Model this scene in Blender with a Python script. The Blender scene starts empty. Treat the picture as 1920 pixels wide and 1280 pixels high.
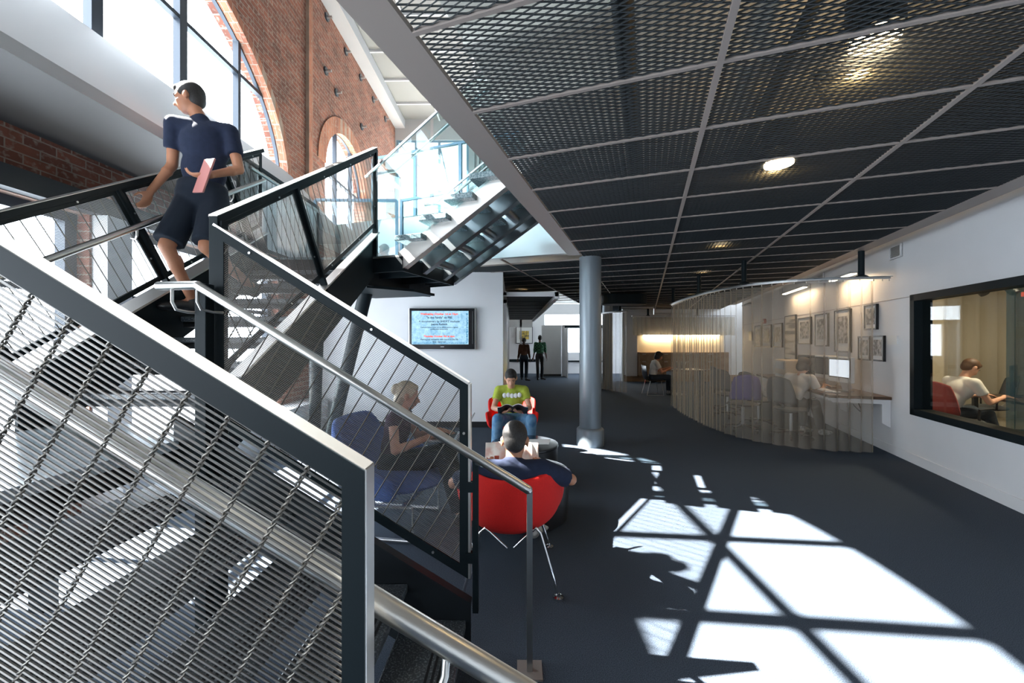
import bpy, math, random
from mathutils import Vector, Matrix
random.seed(7)
C = bpy.context.scene
COL = C.collection
PI = math.pi
# ------------------------------------------------------------------ camera, sky, sun, exposure
FPX = 739.5
cam_d = bpy.data.cameras.new('camera'); cam = bpy.data.objects.new('camera', cam_d); COL.objects.link(cam)
cam.location = (0, 0, 1.52); cam.rotation_euler = (PI/2, 0, 0)
cam_d.sensor_width = 36; cam_d.lens = FPX*36/1920; cam_d.clip_start = 0.05; cam_d.clip_end = 200
C.camera = cam
W = bpy.data.worlds.new('sky'); C.world = W; W.use_nodes = True
bg = W.node_tree.nodes['Background']; bg.inputs[0].default_value = (0.80, 0.90, 1.0, 1); bg.inputs[1].default_value = 11.0
W.cycles.sampling_method = 'MANUAL'; W.cycles.sample_map_resolution = 64
sd = bpy.data.lights.new('sun', 'SUN'); sun = bpy.data.objects.new('sun', sd); COL.objects.link(sun)
sd.energy = 95; sd.angle = 0.0093; sd.color = (1, 0.965, 0.90)
SUNDIR = Vector((1, -0.098, -0.968)).normalized()
sun.rotation_euler = SUNDIR.to_track_quat('-Z', 'Y').to_euler(); sun.location = (-12, 3, 14)
C.view_settings.view_transform = 'Standard'; C.view_settings.look = 'None'
C.view_settings.exposure = 0.2; C.view_settings.gamma = 1; C.view_settings.use_curve_mapping = False
cy = C.cycles
cy.max_bounces = 7; cy.diffuse_bounces = 4; cy.glossy_bounces = 4; cy.transmission_bounces = 4; cy.transparent_max_bounces = 16
cy.caustics_reflective = False; cy.caustics_refractive = False; cy.sample_clamp_indirect = 4
cy.use_adaptive_sampling = True; cy.adaptive_threshold = 0.03; cy.use_denoising = True
def portal(loc, sx, sy, d):
    l = bpy.data.lights.new('window_portal', 'AREA'); l.shape = 'RECTANGLE'; l.size = sx; l.size_y = sy; l.cycles.is_portal = True
    o = bpy.data.objects.new('window_portal', l); COL.objects.link(o); o.location = loc
    o.rotation_euler = Vector(d).to_track_quat('-Z', 'Y').to_euler()
portal((-3.95, 3.3, 5.2), 6.2, 2.3, (1, 0, 0))
portal((-3.95, 2.3, 1.5), 7.9, 2.1, (1, 0, 0))
portal((-3.95, -3.9, 5.2), 6.2, 2.3, (1, 0, 0))
portal((-3.95, -4.0, 1.5), 6.6, 2.1, (1, 0, 0))
portal((-2.5, 12.2, 5.9), 2.2, 3.2, (0, -1, 0))
# ------------------------------------------------------------------ frames of reference of the building
TH = math.radians(18.82); CT, ST = math.cos(TH), math.sin(TH)
TS = 0.0162
def FI(x, y, z): return (x, y, z)
def FS(a, b, z=0): return (a*math.cos(TS)+b*math.sin(TS), -a*math.sin(TS)+b*math.cos(TS), z)   # stair and brick wall axes
def FG(w, s, z=0): return (w*CT+s*ST, s*CT-w*ST, z)                                              # office grid axes
def PX(u, v, y): return ((u-960)/FPX*y, y, 1.52-(v-640)/FPX*y)
# ------------------------------------------------------------------ materials
MATS = {}
def mat(name, col, rough=.6, metal=0, spec=.5, emit=None, es=0, **k):
    m = bpy.data.materials.new(name); m.use_nodes = True; b = m.node_tree.nodes['Principled BSDF']
    b.inputs['Base Color'].default_value = (*col, 1); b.inputs['Roughness'].default_value = rough
    b.inputs['Metallic'].default_value = metal; b.inputs['Specular IOR Level'].default_value = spec
    if emit: b.inputs['Emission Color'].default_value = (*emit, 1); b.inputs['Emission Strength'].default_value = es
    for a, v in k.items(): b.inputs[a.replace('_', ' ')].default_value = v
    MATS[name] = m; return m
def nd(m, t, **k):
    n = m.node_tree.nodes.new(t)
    for a, v in k.items(): setattr(n, a, v)
    return n
def lk(m, a, b): m.node_tree.links.new(a, b)
def noise_mat(name, c1, c2, scale, rough=.8, metal=0, bump=0, lo=.35, hi=.65, detail=2, rvar=None, stretch=None, spec=.5):
    m = mat(name, c1, rough, metal, spec); b = m.node_tree.nodes['Principled BSDF']
    tc = nd(m, 'ShaderNodeTexCoord'); n = nd(m, 'ShaderNodeTexNoise'); n.inputs['Scale'].default_value = scale; n.inputs['Detail'].default_value = detail
    if stretch:
        mp = nd(m, 'ShaderNodeMapping'); mp.inputs['Scale'].default_value = stretch
        lk(m, tc.outputs['Object'], mp.inputs[0]); lk(m, mp.outputs[0], n.inputs['Vector'])
    else: lk(m, tc.outputs['Object'], n.inputs['Vector'])
    r = nd(m, 'ShaderNodeValToRGB'); r.color_ramp.elements[0].position = lo; r.color_ramp.elements[1].position = hi
    r.color_ramp.elements[0].color = (*c1, 1); r.color_ramp.elements[1].color = (*c2, 1)
    lk(m, n.outputs['Fac'], r.inputs[0]); lk(m, r.outputs[0], b.inputs['Base Color'])
    if bump:
        bp = nd(m, 'ShaderNodeBump'); bp.inputs['Strength'].default_value = bump; bp.inputs['Distance'].default_value = .01
        lk(m, n.outputs['Fac'], bp.inputs['Height']); lk(m, bp.outputs[0], b.inputs['Normal'])
    return m
def brick_mat(name, cols, mortar, scale=1, bw=.215, bh=.075, mo=.012):
    m = mat(name, cols[0], .9); b = m.node_tree.nodes['Principled BSDF']
    tc = nd(m, 'ShaderNodeTexCoord'); t = nd(m, 'ShaderNodeTexBrick')
    t.inputs['Scale'].default_value = scale; t.inputs['Brick Width'].default_value = bw; t.inputs['Row Height'].default_value = bh
    t.inputs['Mortar Size'].default_value = mo/2; t.inputs['Mortar Smooth'].default_value = .3
    t.inputs['Color1'].default_value = (*cols[0], 1); t.inputs['Color2'].default_value = (*cols[1], 1); t.inputs['Mortar'].default_value = (*mortar, 1)
    lk(m, tc.outputs['Object'], t.inputs['Vector'])
    n = nd(m, 'ShaderNodeTexNoise'); n.inputs['Scale'].default_value = 3.2; n.inputs['Detail'].default_value = 6
    lk(m, tc.outputs['Object'], n.inputs['Vector'])
    mx = nd(m, 'ShaderNodeMix', data_type='RGBA', blend_type='OVERLAY'); mx.inputs[0].default_value = .8
    lk(m, t.outputs['Color'], mx.inputs[6]); lk(m, n.outputs['Fac'], mx.inputs[7]); 
    n2 = nd(m, 'ShaderNodeTexNoise'); n2.inputs['Scale'].default_value = 22; n2.inputs['Detail'].default_value = 4
    lk(m, tc.outputs['Object'], n2.inputs['Vector'])
    r = nd(m, 'ShaderNodeValToRGB'); r.color_ramp.elements[0].position = .54; r.color_ramp.elements[1].position = .72
    lk(m, n2.outputs['Fac'], r.inputs[0])
    m2 = nd(m, 'ShaderNodeMix', data_type='RGBA'); lk(m, r.outputs[0], m2.inputs[0]); lk(m, mx.outputs[2], m2.inputs[6]); m2.inputs[7].default_value = (*mortar, 1)
    lk(m, m2.outputs[2], b.inputs['Base Color'])
    bp = nd(m, 'ShaderNodeBump'); bp.inputs['Strength'].default_value = .6; bp.inputs['Distance'].default_value = .012; bp.invert = True
    lk(m, t.outputs['Fac'], bp.inputs['Height']); lk(m, bp.outputs[0], b.inputs['Normal'])
    return m
M_carpet = noise_mat('carpet', (.018, .026, .038), (.125, .155, .20), 260, .95, 0, .5, .3, .78, 3, spec=.1)
M_white = noise_mat('white_paint', (.78, .78, .79), (.81, .81, .82), 2, .55)
M_cream = mat('cream_paint', (.80, .70, .52), .6)
M_ledge = mat('ledge_paint', (.50, .50, .50), .6)
M_soffit = mat('soffit_tone', (.045, .045, .045), .6)  # ledge underside, much darker than its slope and face
M_brick = brick_mat('brick', ((.25, .085, .050), (.15, .052, .034)), (.30, .235, .19))
M_brick2 = brick_mat('brick_rowlock', ((.40, .155, .085), (.30, .11, .065)), (.36, .26, .2), 1, .075, .10)
M_steel = noise_mat('painted_steel', (.0075, .0125, .0150), (.009, .0145, .017), 3, .5, 0, spec=.12)
M_bsteel = mat('raw_steel', (.78, .76, .72), .40, 1)  # steel tone raised so the rail tops look sunlit
M_land = noise_mat('sky_lit_terrazzo', (.34, .40, .45), (.52, .58, .62), 90, .25, 0, 0, .42, .7, 3)  # pale terrazzo, made lighter and bluer to carry sun and sky sheen
M_dark = mat('dark_steel', (.013, .017, .020), .45, 0, .35)
M_rail = mat('rail_steel', (.30, .33, .35), .3, .9)
M_brushed = noise_mat('brushed_steel', (.55, .55, .53), (.57, .57, .55), 4, .28, 1)
M_wire = mat('stainless_wire', (.20, .195, .185), .36, 1)
M_wiredk = mat('twisted_cable', (.13, .12, .105), .42, 1)
M_chrome = mat('chrome', (.80, .80, .80), .08, 1)
M_terr = noise_mat('terrazzo', (.040, .048, .056), (.26, .29, .31), 120, .28, 0, 0, .50, .72, 3)
M_terrl = noise_mat('pale_terrazzo', (.10, .17, .19), (.34, .44, .46), 70, .25, 0, 0, .42, .7, 3)
M_grip = mat('grip_strip', (.008, .008, .009), .9)
M_mesh = mat('expanded_metal', (.030, .036, .040), .5, .3)
M_tbar = mat('beige_bar', (.31, .262, .235), .5)
M_rear = mat('rear_dark', (.10, .10, .10), .7)  # unseen rear wall, toned dark to keep steel reflections dark
M_roof = mat('roof_panel', (.22, .22, .22), .6)
M_deck = noise_mat('deck', (.55, .55, .50), (.64, .64, .58), 3, .7)
M_black = mat('black', (.012, .012, .013), .4)
M_blackgl = mat('black_gloss', (.010, .011, .013), .18)
M_alu = mat('aluminium', (.62, .62, .62), .35, .9)
M_frameblue = mat('blue_steel', (.22, .36, .47), .35, .3)
M_framedk = mat('window_steel', (.035, .045, .06), .4, .3)
M_red = noise_mat('red_wool', (.72, .010, .006), (.62, .008, .005), 260, .85, 0, .15)
M_blue = noise_mat('blue_wool', (.07, .16, .48), (.055, .13, .40), 200, .9, 0, .15)
M_colm = mat('column_paint', (.24, .28, .31), .36, .35)
M_wood = noise_mat('wood', (.36, .23, .13), (.27, .16, .09), 6, .5, 0, 0, .35, .65, 3, None, (1, 8, 1))
M_walnut = noise_mat('dark_wood', (.10, .05, .025), (.07, .035, .018), 8, .35, 0, 0, .35, .65, 3, None, (1, 8, 1))
M_paper = mat('paper', (.82, .82, .80), .6)
M_grayfab = mat('grey_fabric', (.10, .105, .11), .85)
M_purple = mat('purple_fabric', (.11, .09, .30), .85)
M_glow = mat('lamp_glow', (1, .85, .6), .5, emit=(1, .78, .48), es=14)
M_strip = mat('strip_glow', (1, .9, .7), .5, emit=(1, .86, .66), es=9)
M_red_l = mat('red_light', (.8, .05, .02), .5, emit=(1, .1, .03), es=2)
M_white_l = mat('screen_glow', (.9, .95, 1), .5, emit=(.8, .9, 1), es=.9)
M_navy = noise_mat('navy_cotton', (.006, .013, .038), (.009, .017, .046), 30, .9)
M_short = mat('dark_blue_denim', (.006, .013, .026), .9)
M_jean = noise_mat('blue_denim', (.06, .17, .32), (.16, .30, .45), 12, .9)
M_dkjean = mat('dark_jeans', (.012, .022, .035), .9)
M_green = noise_mat('green_cotton', (.42, .50, .06), (.36, .44, .05), 30, .9)
M_wtee = mat('white_cotton', (.72, .68, .62), .9)
M_brown = mat('brown_knit', (.085, .035, .018), .9)
M_plum = mat('plum_cotton', (.045, .010, .035), .9)
M_plaid = mat('plaid_cotton', (.02, .06, .04), .9)
M_skin = noise_mat('tan_skin', (.46, .20, .11), (.52, .24, .135), 8, .5)
M_skin2 = noise_mat('light_skin', (.58, .30, .19), (.62, .33, .22), 8, .5)
M_skin3 = noise_mat('dark_skin', (.10, .040, .022), (.12, .05, .03), 8, .5)
M_hair = noise_mat('black_hair', (.008, .007, .006), (.030, .026, .024), 160, .6)
M_hairb = noise_mat('brown_hair', (.10, .045, .018), (.07, .03, .012), 60, .6)
M_hairbl = noise_mat('blond_hair', (.72, .60, .44), (.55, .43, .28), 90, .5)
M_shoe = mat('black_shoe', (.012, .013, .015), .4)
M_sneak = noise_mat('white_sneaker', (.55, .55, .52), (.25, .25, .24), 30, .6)
M_eye = mat('eye', (.02, .015, .012), .2)
# checked shirt
def _plaid():
    m = M_plaid; b = m.node_tree.nodes['Principled BSDF']; tc = nd(m, 'ShaderNodeTexCoord')
    t = nd(m, 'ShaderNodeTexChecker'); t.inputs['Scale'].default_value = 18
    t.inputs[1].default_value = (.012, .05, .030, 1); t.inputs[2].default_value = (.06, .20, .10, 1)
    lk(m, tc.outputs['Object'], t.inputs[0]); lk(m, t.outputs[0], b.inputs['Base Color'])
_plaid()
def glass(name, col, alpha, rough=.02):
    m = bpy.data.materials.new(name); m.use_nodes = True; nt = m.node_tree; nt.nodes.clear()
    o = nt.nodes.new('ShaderNodeOutputMaterial'); t = nt.nodes.new('ShaderNodeBsdfTransparent'); g = nt.nodes.new('ShaderNodeBsdfGlossy')
    lw = nt.nodes.new('ShaderNodeLayerWeight'); lw.inputs[0].default_value = .5; pw = nt.nodes.new('ShaderNodeMath'); pw.operation = 'POWER'; pw.inputs[1].default_value = 5; f = nt.nodes.new('ShaderNodeMath'); f.operation = 'MULTIPLY_ADD'; f.inputs[1].default_value = .9; f.inputs[2].default_value = .045; nt.links.new(lw.outputs['Facing'], pw.inputs[0]); nt.links.new(pw.outputs[0], f.inputs[0]); mx = nt.nodes.new('ShaderNodeMixShader')
    t.inputs[0].default_value = (*col, 1); g.inputs['Roughness'].default_value = rough
    nt.links.new(f.outputs[0], mx.inputs[0]); nt.links.new(t.outputs[0], mx.inputs[1]); nt.links.new(g.outputs[0], mx.inputs[2]); nt.links.new(mx.outputs[0], o.inputs[0])
    return m
M_glass = glass('clear_glass', (.86, .94, .95), 1)
M_winglass = glass('window_glass', (.88, .92, .92), 1)
def sheer(name, col, op):
    m = bpy.data.materials.new(name); m.use_nodes = True; nt = m.node_tree; nt.nodes.clear()
    o = nt.nodes.new('ShaderNodeOutputMaterial'); t = nt.nodes.new('ShaderNodeBsdfTransparent'); d = nt.nodes.new('ShaderNodeBsdfDiffuse')
    tl = nt.nodes.new('ShaderNodeBsdfTranslucent'); a = nt.nodes.new('ShaderNodeMixShader'); b = nt.nodes.new('ShaderNodeMixShader')
    lw = nt.nodes.new('ShaderNodeLayerWeight'); lw.inputs[0].default_value = .35
    mr = nt.nodes.new('ShaderNodeMapRange'); mr.inputs[3].default_value = op; mr.inputs[4].default_value = .86
    pw = nt.nodes.new('ShaderNodeMath'); pw.operation = 'POWER'; pw.inputs[1].default_value = 2.0; nt.links.new(lw.outputs['Facing'], pw.inputs[0]); nt.links.new(pw.outputs[0], mr.inputs[0])
    d.inputs[0].default_value = (*col, 1); tl.inputs[0].default_value = (*col, 1); a.inputs[0].default_value = .4
    nt.links.new(d.outputs[0], a.inputs[1]); nt.links.new(tl.outputs[0], a.inputs[2]); nt.links.new(mr.outputs[0], b.inputs[0])
    nt.links.new(t.outputs[0], b.inputs[1]); nt.links.new(a.outputs[0], b.inputs[2]); nt.links.new(b.outputs[0], o.inputs[0])
    return m
M_sheer = sheer('sheer_cloth', (.52, .47, .39), .38)
M_sheer2 = sheer('cream_cloth', (.60, .56, .48), .75)
M_teal = sheer('teal_cloth', (.05, .10, .11), .75)
# ------------------------------------------------------------------ mesh builder
class MB:
    def __init__(s, T=FI): s.v = []; s.f = []; s.T = T; s.mi = []; s.cm = 0
    def add(s, vs, fs):
        n = len(s.v); s.v += [tuple(p) for p in vs]; s.f += [tuple(n+i for i in f) for f in fs]; s.mi += [s.cm]*len(fs)
    def box(s, x0, x1, y0, y1, z0, z1):
        s.add([(x0,y0,z0),(x1,y0,z0),(x1,y1,z0),(x0,y1,z0),(x0,y0,z1),(x1,y0,z1),(x1,y1,z1),(x0,y1,z1)],
              [(0,3,2,1),(4,5,6,7),(0,1,5,4),(1,2,6,5),(2,3,7,6),(3,0,4,7)]); return s
    def bar(s, p, q, w, h, up=(0, 0, 1), caps=True):
        p, q = Vector(p), Vector(q); d = (q-p)
        if d.length < 1e-7: return s
        d.normalize(); u = Vector(up); sd_ = d.cross(u)
        if sd_.length < 1e-4: sd_ = d.cross(Vector((1, 0, 0)))
        sd_.normalize(); u = sd_.cross(d).normalized(); a, b = sd_*w/2, u*h/2
        c = [p-a-b, p+a-b, p+a+b, p-a+b, q-a-b, q+a-b, q+a+b, q-a+b]
        s.add(c, [(0,1,5,4),(1,2,6,5),(2,3,7,6),(3,0,4,7)]+([(0,3,2,1),(4,5,6,7)] if caps else [])); return s
    def tube(s, pts, r, n=8, caps=True):
        pts = [Vector(p) for p in pts]; m = len(pts); rs = r if isinstance(r, (list, tuple)) else [r]*m
        ref = None; rings = []
        for i in range(m):
            d = (pts[min(i+1, m-1)]-pts[max(i-1, 0)]).normalized()
            if ref is None: ref = d.orthogonal().normalized()
            else:
                ref = ref-d*ref.dot(d); ref = ref.normalized() if ref.length > 1e-6 else d.orthogonal().normalized()
            b = d.cross(ref)
            rings.append([pts[i]+(ref*math.cos(2*PI*k/n)+b*math.sin(2*PI*k/n))*rs[i] for k in range(n)])
        vs = [p for rg in rings for p in rg]; fs = []
        for i in range(m-1):
            for k in range(n): fs.append((i*n+k, i*n+(k+1)%n, (i+1)*n+(k+1)%n, (i+1)*n+k))
        if caps: fs += [tuple(range(n-1, -1, -1)), tuple((m-1)*n+k for k in range(n))]
        s.add(vs, fs); return s
    def lathe(s, prof, c=(0, 0, 0), n=32):
        vs = []; fs = []; m = len(prof)
        for r, z in prof:
            for k in range(n): vs.append((c[0]+r*math.cos(2*PI*k/n), c[1]+r*math.sin(2*PI*k/n), c[2]+z))
        for i in range(m-1):
            for k in range(n): fs.append((i*n+k, i*n+(k+1)%n, (i+1)*n+(k+1)%n, (i+1)*n+k))
        fs += [tuple(range(n-1, -1, -1)), tuple((m-1)*n+k for k in range(n))]
        s.add(vs, fs); return s
    def prism(s, poly, z0, z1):
        n = len(poly); vs = [(x, y, z0) for x, y in poly]+[(x, y, z1) for x, y in poly]
        s.add(vs, [tuple(range(n-1, -1, -1)), tuple(range(n, 2*n))]+[(i, (i+1)%n, n+(i+1)%n, n+i) for i in range(n)]); return s
    def slab(s, pts, nrm, t):       # planar polygon given thickness t along nrm
        n = len(pts); o = Vector(nrm)*t; pts = [Vector(p) for p in pts]
        s.add(pts+[p+o for p in pts], [tuple(range(n-1, -1, -1)), tuple(range(n, 2*n))]+[(i, (i+1)%n, n+(i+1)%n, n+i) for i in range(n)]); return s
    def ell(s, c, r, M=None, nu=14, nv=9):
        c = Vector(c); vs = []; fs = []
        for i in range(1, nv):
            t = PI*i/nv
            for k in range(nu):
                p = Vector((r[0]*math.sin(t)*math.cos(2*PI*k/nu), r[1]*math.sin(t)*math.sin(2*PI*k/nu), r[2]*math.cos(t)))
                vs.append(c+(M@p if M else p))
        for i in range(nv-2):
            for k in range(nu): fs.append((i*nu+k, (i+1)*nu+k, (i+1)*nu+(k+1)%nu, i*nu+(k+1)%nu))
        a, b = Vector((0, 0, r[2])), Vector((0, 0, -r[2])); vs += [c+(M@a if M else a), c+(M@b if M else b)]; L = len(vs)
        for k in range(nu): fs.append((L-2, k, (k+1)%nu)); fs.append((L-1, (nv-2)*nu+(k+1)%nu, (nv-2)*nu+k))
        s.add(vs, fs); return s
    def cap(s, p, q, r1, r2, n=12):
        s.tube([p, q], [r1, r2], n); s.ell(p, (r1,)*3, None, n, 8); s.ell(q, (r2,)*3, None, n, 8); return s
    def build(s, name, m, parent=None, smooth=False, bevel=0, loc=None):
        me = bpy.data.meshes.new(name); vs = [s.T(*p) for p in s.v]
        if parent is not None and parent.get('_o') is not None:
            o3 = Vector(parent['_o']); vs = [tuple(Vector(p)-o3) for p in vs]
        me.from_pydata(vs, [], s.f); ms = m if isinstance(m, (list, tuple)) else [m]
        for x in ms: me.materials.append(x)
        if len(ms) > 1: me.polygons.foreach_set('material_index', s.mi)
        if smooth:
            me.polygons.foreach_set('use_smooth', [True]*len(me.polygons)); me.set_sharp_from_angle(angle=math.radians(40))
        me.update(); o = bpy.data.objects.new(name, me); COL.objects.link(o)
        if parent is not None: o.parent = parent
        if bevel:
            b = o.modifiers.new('b', 'BEVEL'); b.width = bevel; b.segments = 2; b.limit_method = 'ANGLE'
        return o
def tag(o, label=None, cat=None, group=None, kind=None):
    if label: o['label'] = label
    if cat: o['category'] = cat
    if group: o['group'] = group
    if kind: o['kind'] = kind
    return o
def struct(name, mb, m, label=None, **k):
    o = mb.build(name, m, None, **k); o['kind'] = 'structure'
    if label: o['label'] = label
    return o
def thing(name, label, cat, loc=(0, 0, 0), group=None, kind=None):
    o = bpy.data.objects.new(name, None); COL.objects.link(o); o.location = loc; o['_o'] = list(loc); o.empty_display_size = .1
    return tag(o, label, cat, group, kind)
def copy_tree(o, parent=None):
    c = o.copy(); COL.objects.link(c); c.parent = parent
    for ch in o.children: copy_tree(ch, c)
    return c
def dup(o, loc, rz=None, label=None, group=None):
    c = copy_tree(o); c.location = loc
    if rz is not None: c.rotation_euler = (0, 0, rz)
    if label: c['label'] = label
    if group: c['group'] = group
    return c
def mesh_from_curves(name, loops, t, m, T, parent=None):
    """flat plate with holes in local XY, thickness t; placed by the 4x4 matrix T"""
    cu = bpy.data.curves.new(name, 'CURVE'); cu.dimensions = '2D'; cu.fill_mode = 'BOTH'; cu.extrude = t/2
    for lp in loops:
        sp = cu.splines.new('POLY'); sp.points.add(len(lp)-1)
        for i, (x, y) in enumerate(lp): sp.points[i].co = (x, y, 0, 1)
        sp.use_cyclic_u = True
    tmp = bpy.data.objects.new('t', cu); COL.objects.link(tmp)
    me = bpy.data.meshes.new_from_object(tmp.evaluated_get(bpy.context.evaluated_depsgraph_get()))
    bpy.data.objects.remove(tmp); me.name = name
    me.materials.clear(); me.materials.append(m)
    o = bpy.data.objects.new(name, me); COL.objects.link(o); o.matrix_world = T
    if parent: o.parent = parent
    return o
def remesh(name, mb, m, parent, vox=.008, sm=6, dec=0):
    me = bpy.data.meshes.new(name); me.from_pydata([mb.T(*p) for p in mb.v], [], mb.f); me.update()
    tmp = bpy.data.objects.new('t', me); COL.objects.link(tmp)
    r = tmp.modifiers.new('r', 'REMESH'); r.mode = 'VOXEL'; r.voxel_size = vox; r.use_smooth_shade = True
    s_ = tmp.modifiers.new('s', 'SMOOTH'); s_.iterations = sm; s_.factor = .5
    me2 = bpy.data.meshes.new_from_object(tmp.evaluated_get(bpy.context.evaluated_depsgraph_get()))
    bpy.data.objects.remove(tmp); me2.name = name; me2.materials.clear(); me2.materials.append(m)
    if parent is not None and parent.get('_o') is not None: me2.transform(Matrix.Translation(-Vector(parent['_o'])))
    me2.polygons.foreach_set('use_smooth', [True]*len(me2.polygons))
    o = bpy.data.objects.new(name, me2); COL.objects.link(o); o.parent = parent
    return o
# ================================================================== THE SETTING
f = MB().box(-4.3, 12, -8, 20, -.1, 0); struct('floor', f, M_carpet, 'charcoal blue speckled carpet floor')
BW = -3.72      # brick wall plane in the stair frame
def arch(yc, zc, R, z0, n=28, h=None):
    h = h or R
    return [(yc-R, z0)]+[(yc-R*math.cos(PI*i/n), zc+h*math.sin(PI*i/n)) for i in range(n+1)]+[(yc+R, z0)]
AY, AZ, AR, AH = 3.3, 4.0, 3.0, 2.2
WT = .26
# local x -> stair frame b, local y -> z, local z -> +a
ax, ay = Vector(FS(0, 1, 0)), Vector((0, 0, 1)); az = Vector(FS(1, 0, 0))
def wallT(a, b=0): 
    o = Vector(FS(a, b, 0)); return Matrix(((ax.x, ay.x, az.x, o.x), (ax.y, ay.y, az.y, o.y), (ax.z, ay.z, az.z, o.z), (0, 0, 0, 1)))
LW = [(-1.6, 1.9), (2.2, 3.36), (3.62, 6.05), (-4.2, -1.9), (-7.3, -4.6)]   # lower windows; the last two are unseen, added to let in daylight
loops = [[(-8, 0), (12.5, 0), (12.5, 8.2), (-8, 8.2)], arch(AY-7.2, AZ, AR, 3.3, 40, AH), arch(AY, AZ, AR, 3.3, 40, AH), arch(8.5, 4.95, .97, 3.6)]  # first arch is unseen behind the camera, added as a daylight source
loops.append([(10.3, 3.7), (11.8, 3.7), (11.8, 6.4), (10.3, 6.4)])
for y0, y1 in LW: loops.append([(y0, .52), (y1, .52), (y1, 2.62), (y0, 2.62)])
bw_ = mesh_from_curves('wall_left', loops, WT, M_brick, wallT(BW-WT/2)); bw_['kind'] = 'structure'; bw_['label'] = 'old red brick wall with tall arched windows'
def ring(yc, zc, R, w, d, name, label, h=None):
    h = h or R
    mb = MB(FS); n = 40
    for i in range(n):
        a0, a1 = PI*i/n, PI*(i+1)/n
        pts = []
        for a_, r in ((a0, R), (a1, R), (a1, R+w), (a0, R+w)): pts.append((BW-.12, yc-r*math.cos(a_), zc+(h+r-R)*math.sin(a_)))
        mb.slab(pts, (1, 0, 0), .12+d)
    return struct(name, mb, M_brick2, label)
ring(AY, AZ, AR-.01, .11, .025, 'trim_1', 'orange brick arch around the big window', AH-.01)
ring(8.5, 4.95, .96, .30, .02, 'trim_2', 'brick arch ring over the small far window')
mb = MB(FS).box(BW, BW+.06, 6.84, 6.97, 2.8, 8.2); struct('trim_3', mb, M_brick2, 'narrow brick pilaster beside the arched window')
# arched window frame and mullions
def arch_window(name, yc, zc, R, z0, ys, zs, label, mw=.05, h=None):
    mb = MB(FS); n = 36; a = BW-.13; h_ = h or R
    pts = [(a, yc-R*math.cos(PI*i/n), zc+h_*math.sin(PI*i/n)) for i in range(n+1)]
    for p, q in zip(pts, pts[1:]): mb.bar(p, q, .05, .05, (1, 0, 0))
    for y, w in ys:
        h = zc+h_*math.sqrt(max(0, 1-((y-yc)/R)**2)); mb.box(a-.04, a+.04, y-w/2, y+w/2, z0, h)
    for z in zs:
        hw = R*math.sqrt(max(0, 1-(max(0, z-zc)/h_)**2)); mb.box(a-.035, a+.035, yc-hw, yc+hw, z-mw/2, z+mw/2)
    return struct(name, mb, M_framedk, label)
arch_window('window_1', AY, AZ, AR, 3.3, [(1.7, .05), (2.60, .12), (3.51, .10), (4.43, .10), (5.33, .05)], [4.22, 5.18], 'big arched window with dark steel mullions', h=AH)
arch_window('window_2', 8.5, 4.95, .97, 3.6, [(8.2, .05), (8.95, .05)], [4.9], 'small far arched window')
for i, (y0, y1) in enumerate(LW[:3]):
    mb = MB(FS); a = BW-.15
    for p, q in (((a, y0, .55), (a, y1, .55)), ((a, y0, 2.58), (a, y1, 2.58)), ((a, y0+.03, .52), (a, y0+.03, 2.6)), ((a, y1-.05, .52), (a, y1-.05, 2.6))): mb.bar(p, q, .09, .09, (1, 0, 0))
    mb.bar((a, (y0+y1)/2, .52), (a, (y0+y1)/2, 2.6), .05, .05, (1, 0, 0)); mb.bar((a, y0, 1.95), (a, y1, 1.95), .05, .05, (1, 0, 0))
    struct('window_%d' % (i+3), mb, M_framedk, ['lower steel window nearest the camera', 'lower steel window beside the white pier', 'lower steel window behind the stairs'][i])
mb = MB(FS).box(BW-.02, BW+.14, 3.38, 3.60, 0, 2.62).box(BW-.02, BW+.14, 1.92, 2.18, 0, 2.62); struct('trim_4', mb, M_white, 'white piers between the lower windows')
mb = MB(FS).box(BW-.02, BW+.10, -7.5, 6.4, 2.62, 2.78); struct('trim_5', mb, M_dark, 'dark steel lintel over the lower windows')
# ledge under the arch
prof = [(BW, 3.11), (-2.80, 3.11), (-2.80, 3.20), (BW, 4.24)]
mb = MB(FS); n = 4; y0, y1 = -7.9, 6.38
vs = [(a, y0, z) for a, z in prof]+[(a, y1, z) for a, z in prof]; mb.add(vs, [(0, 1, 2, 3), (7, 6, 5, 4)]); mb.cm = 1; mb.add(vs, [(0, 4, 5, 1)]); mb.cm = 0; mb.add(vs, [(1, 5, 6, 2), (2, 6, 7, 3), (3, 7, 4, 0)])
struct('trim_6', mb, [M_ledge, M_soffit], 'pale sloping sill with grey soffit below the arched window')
mb = MB(FS).box(BW, BW+.36, 3.3, 6.9, 0, .52); struct('trim_7', mb, M_white, 'white window bench at the foot of the brick wall')
# wall with the television
mb = MB().box(-3.68, -.16, 7.0, 7.16, 0, 2.76); struct('wall_back', mb, M_white, 'white wall that carries the television')
mb = MB().box(-3.68, -.16, 6.985, 7.0, 0, .10); struct('baseboard_back', mb, M_black)
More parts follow.
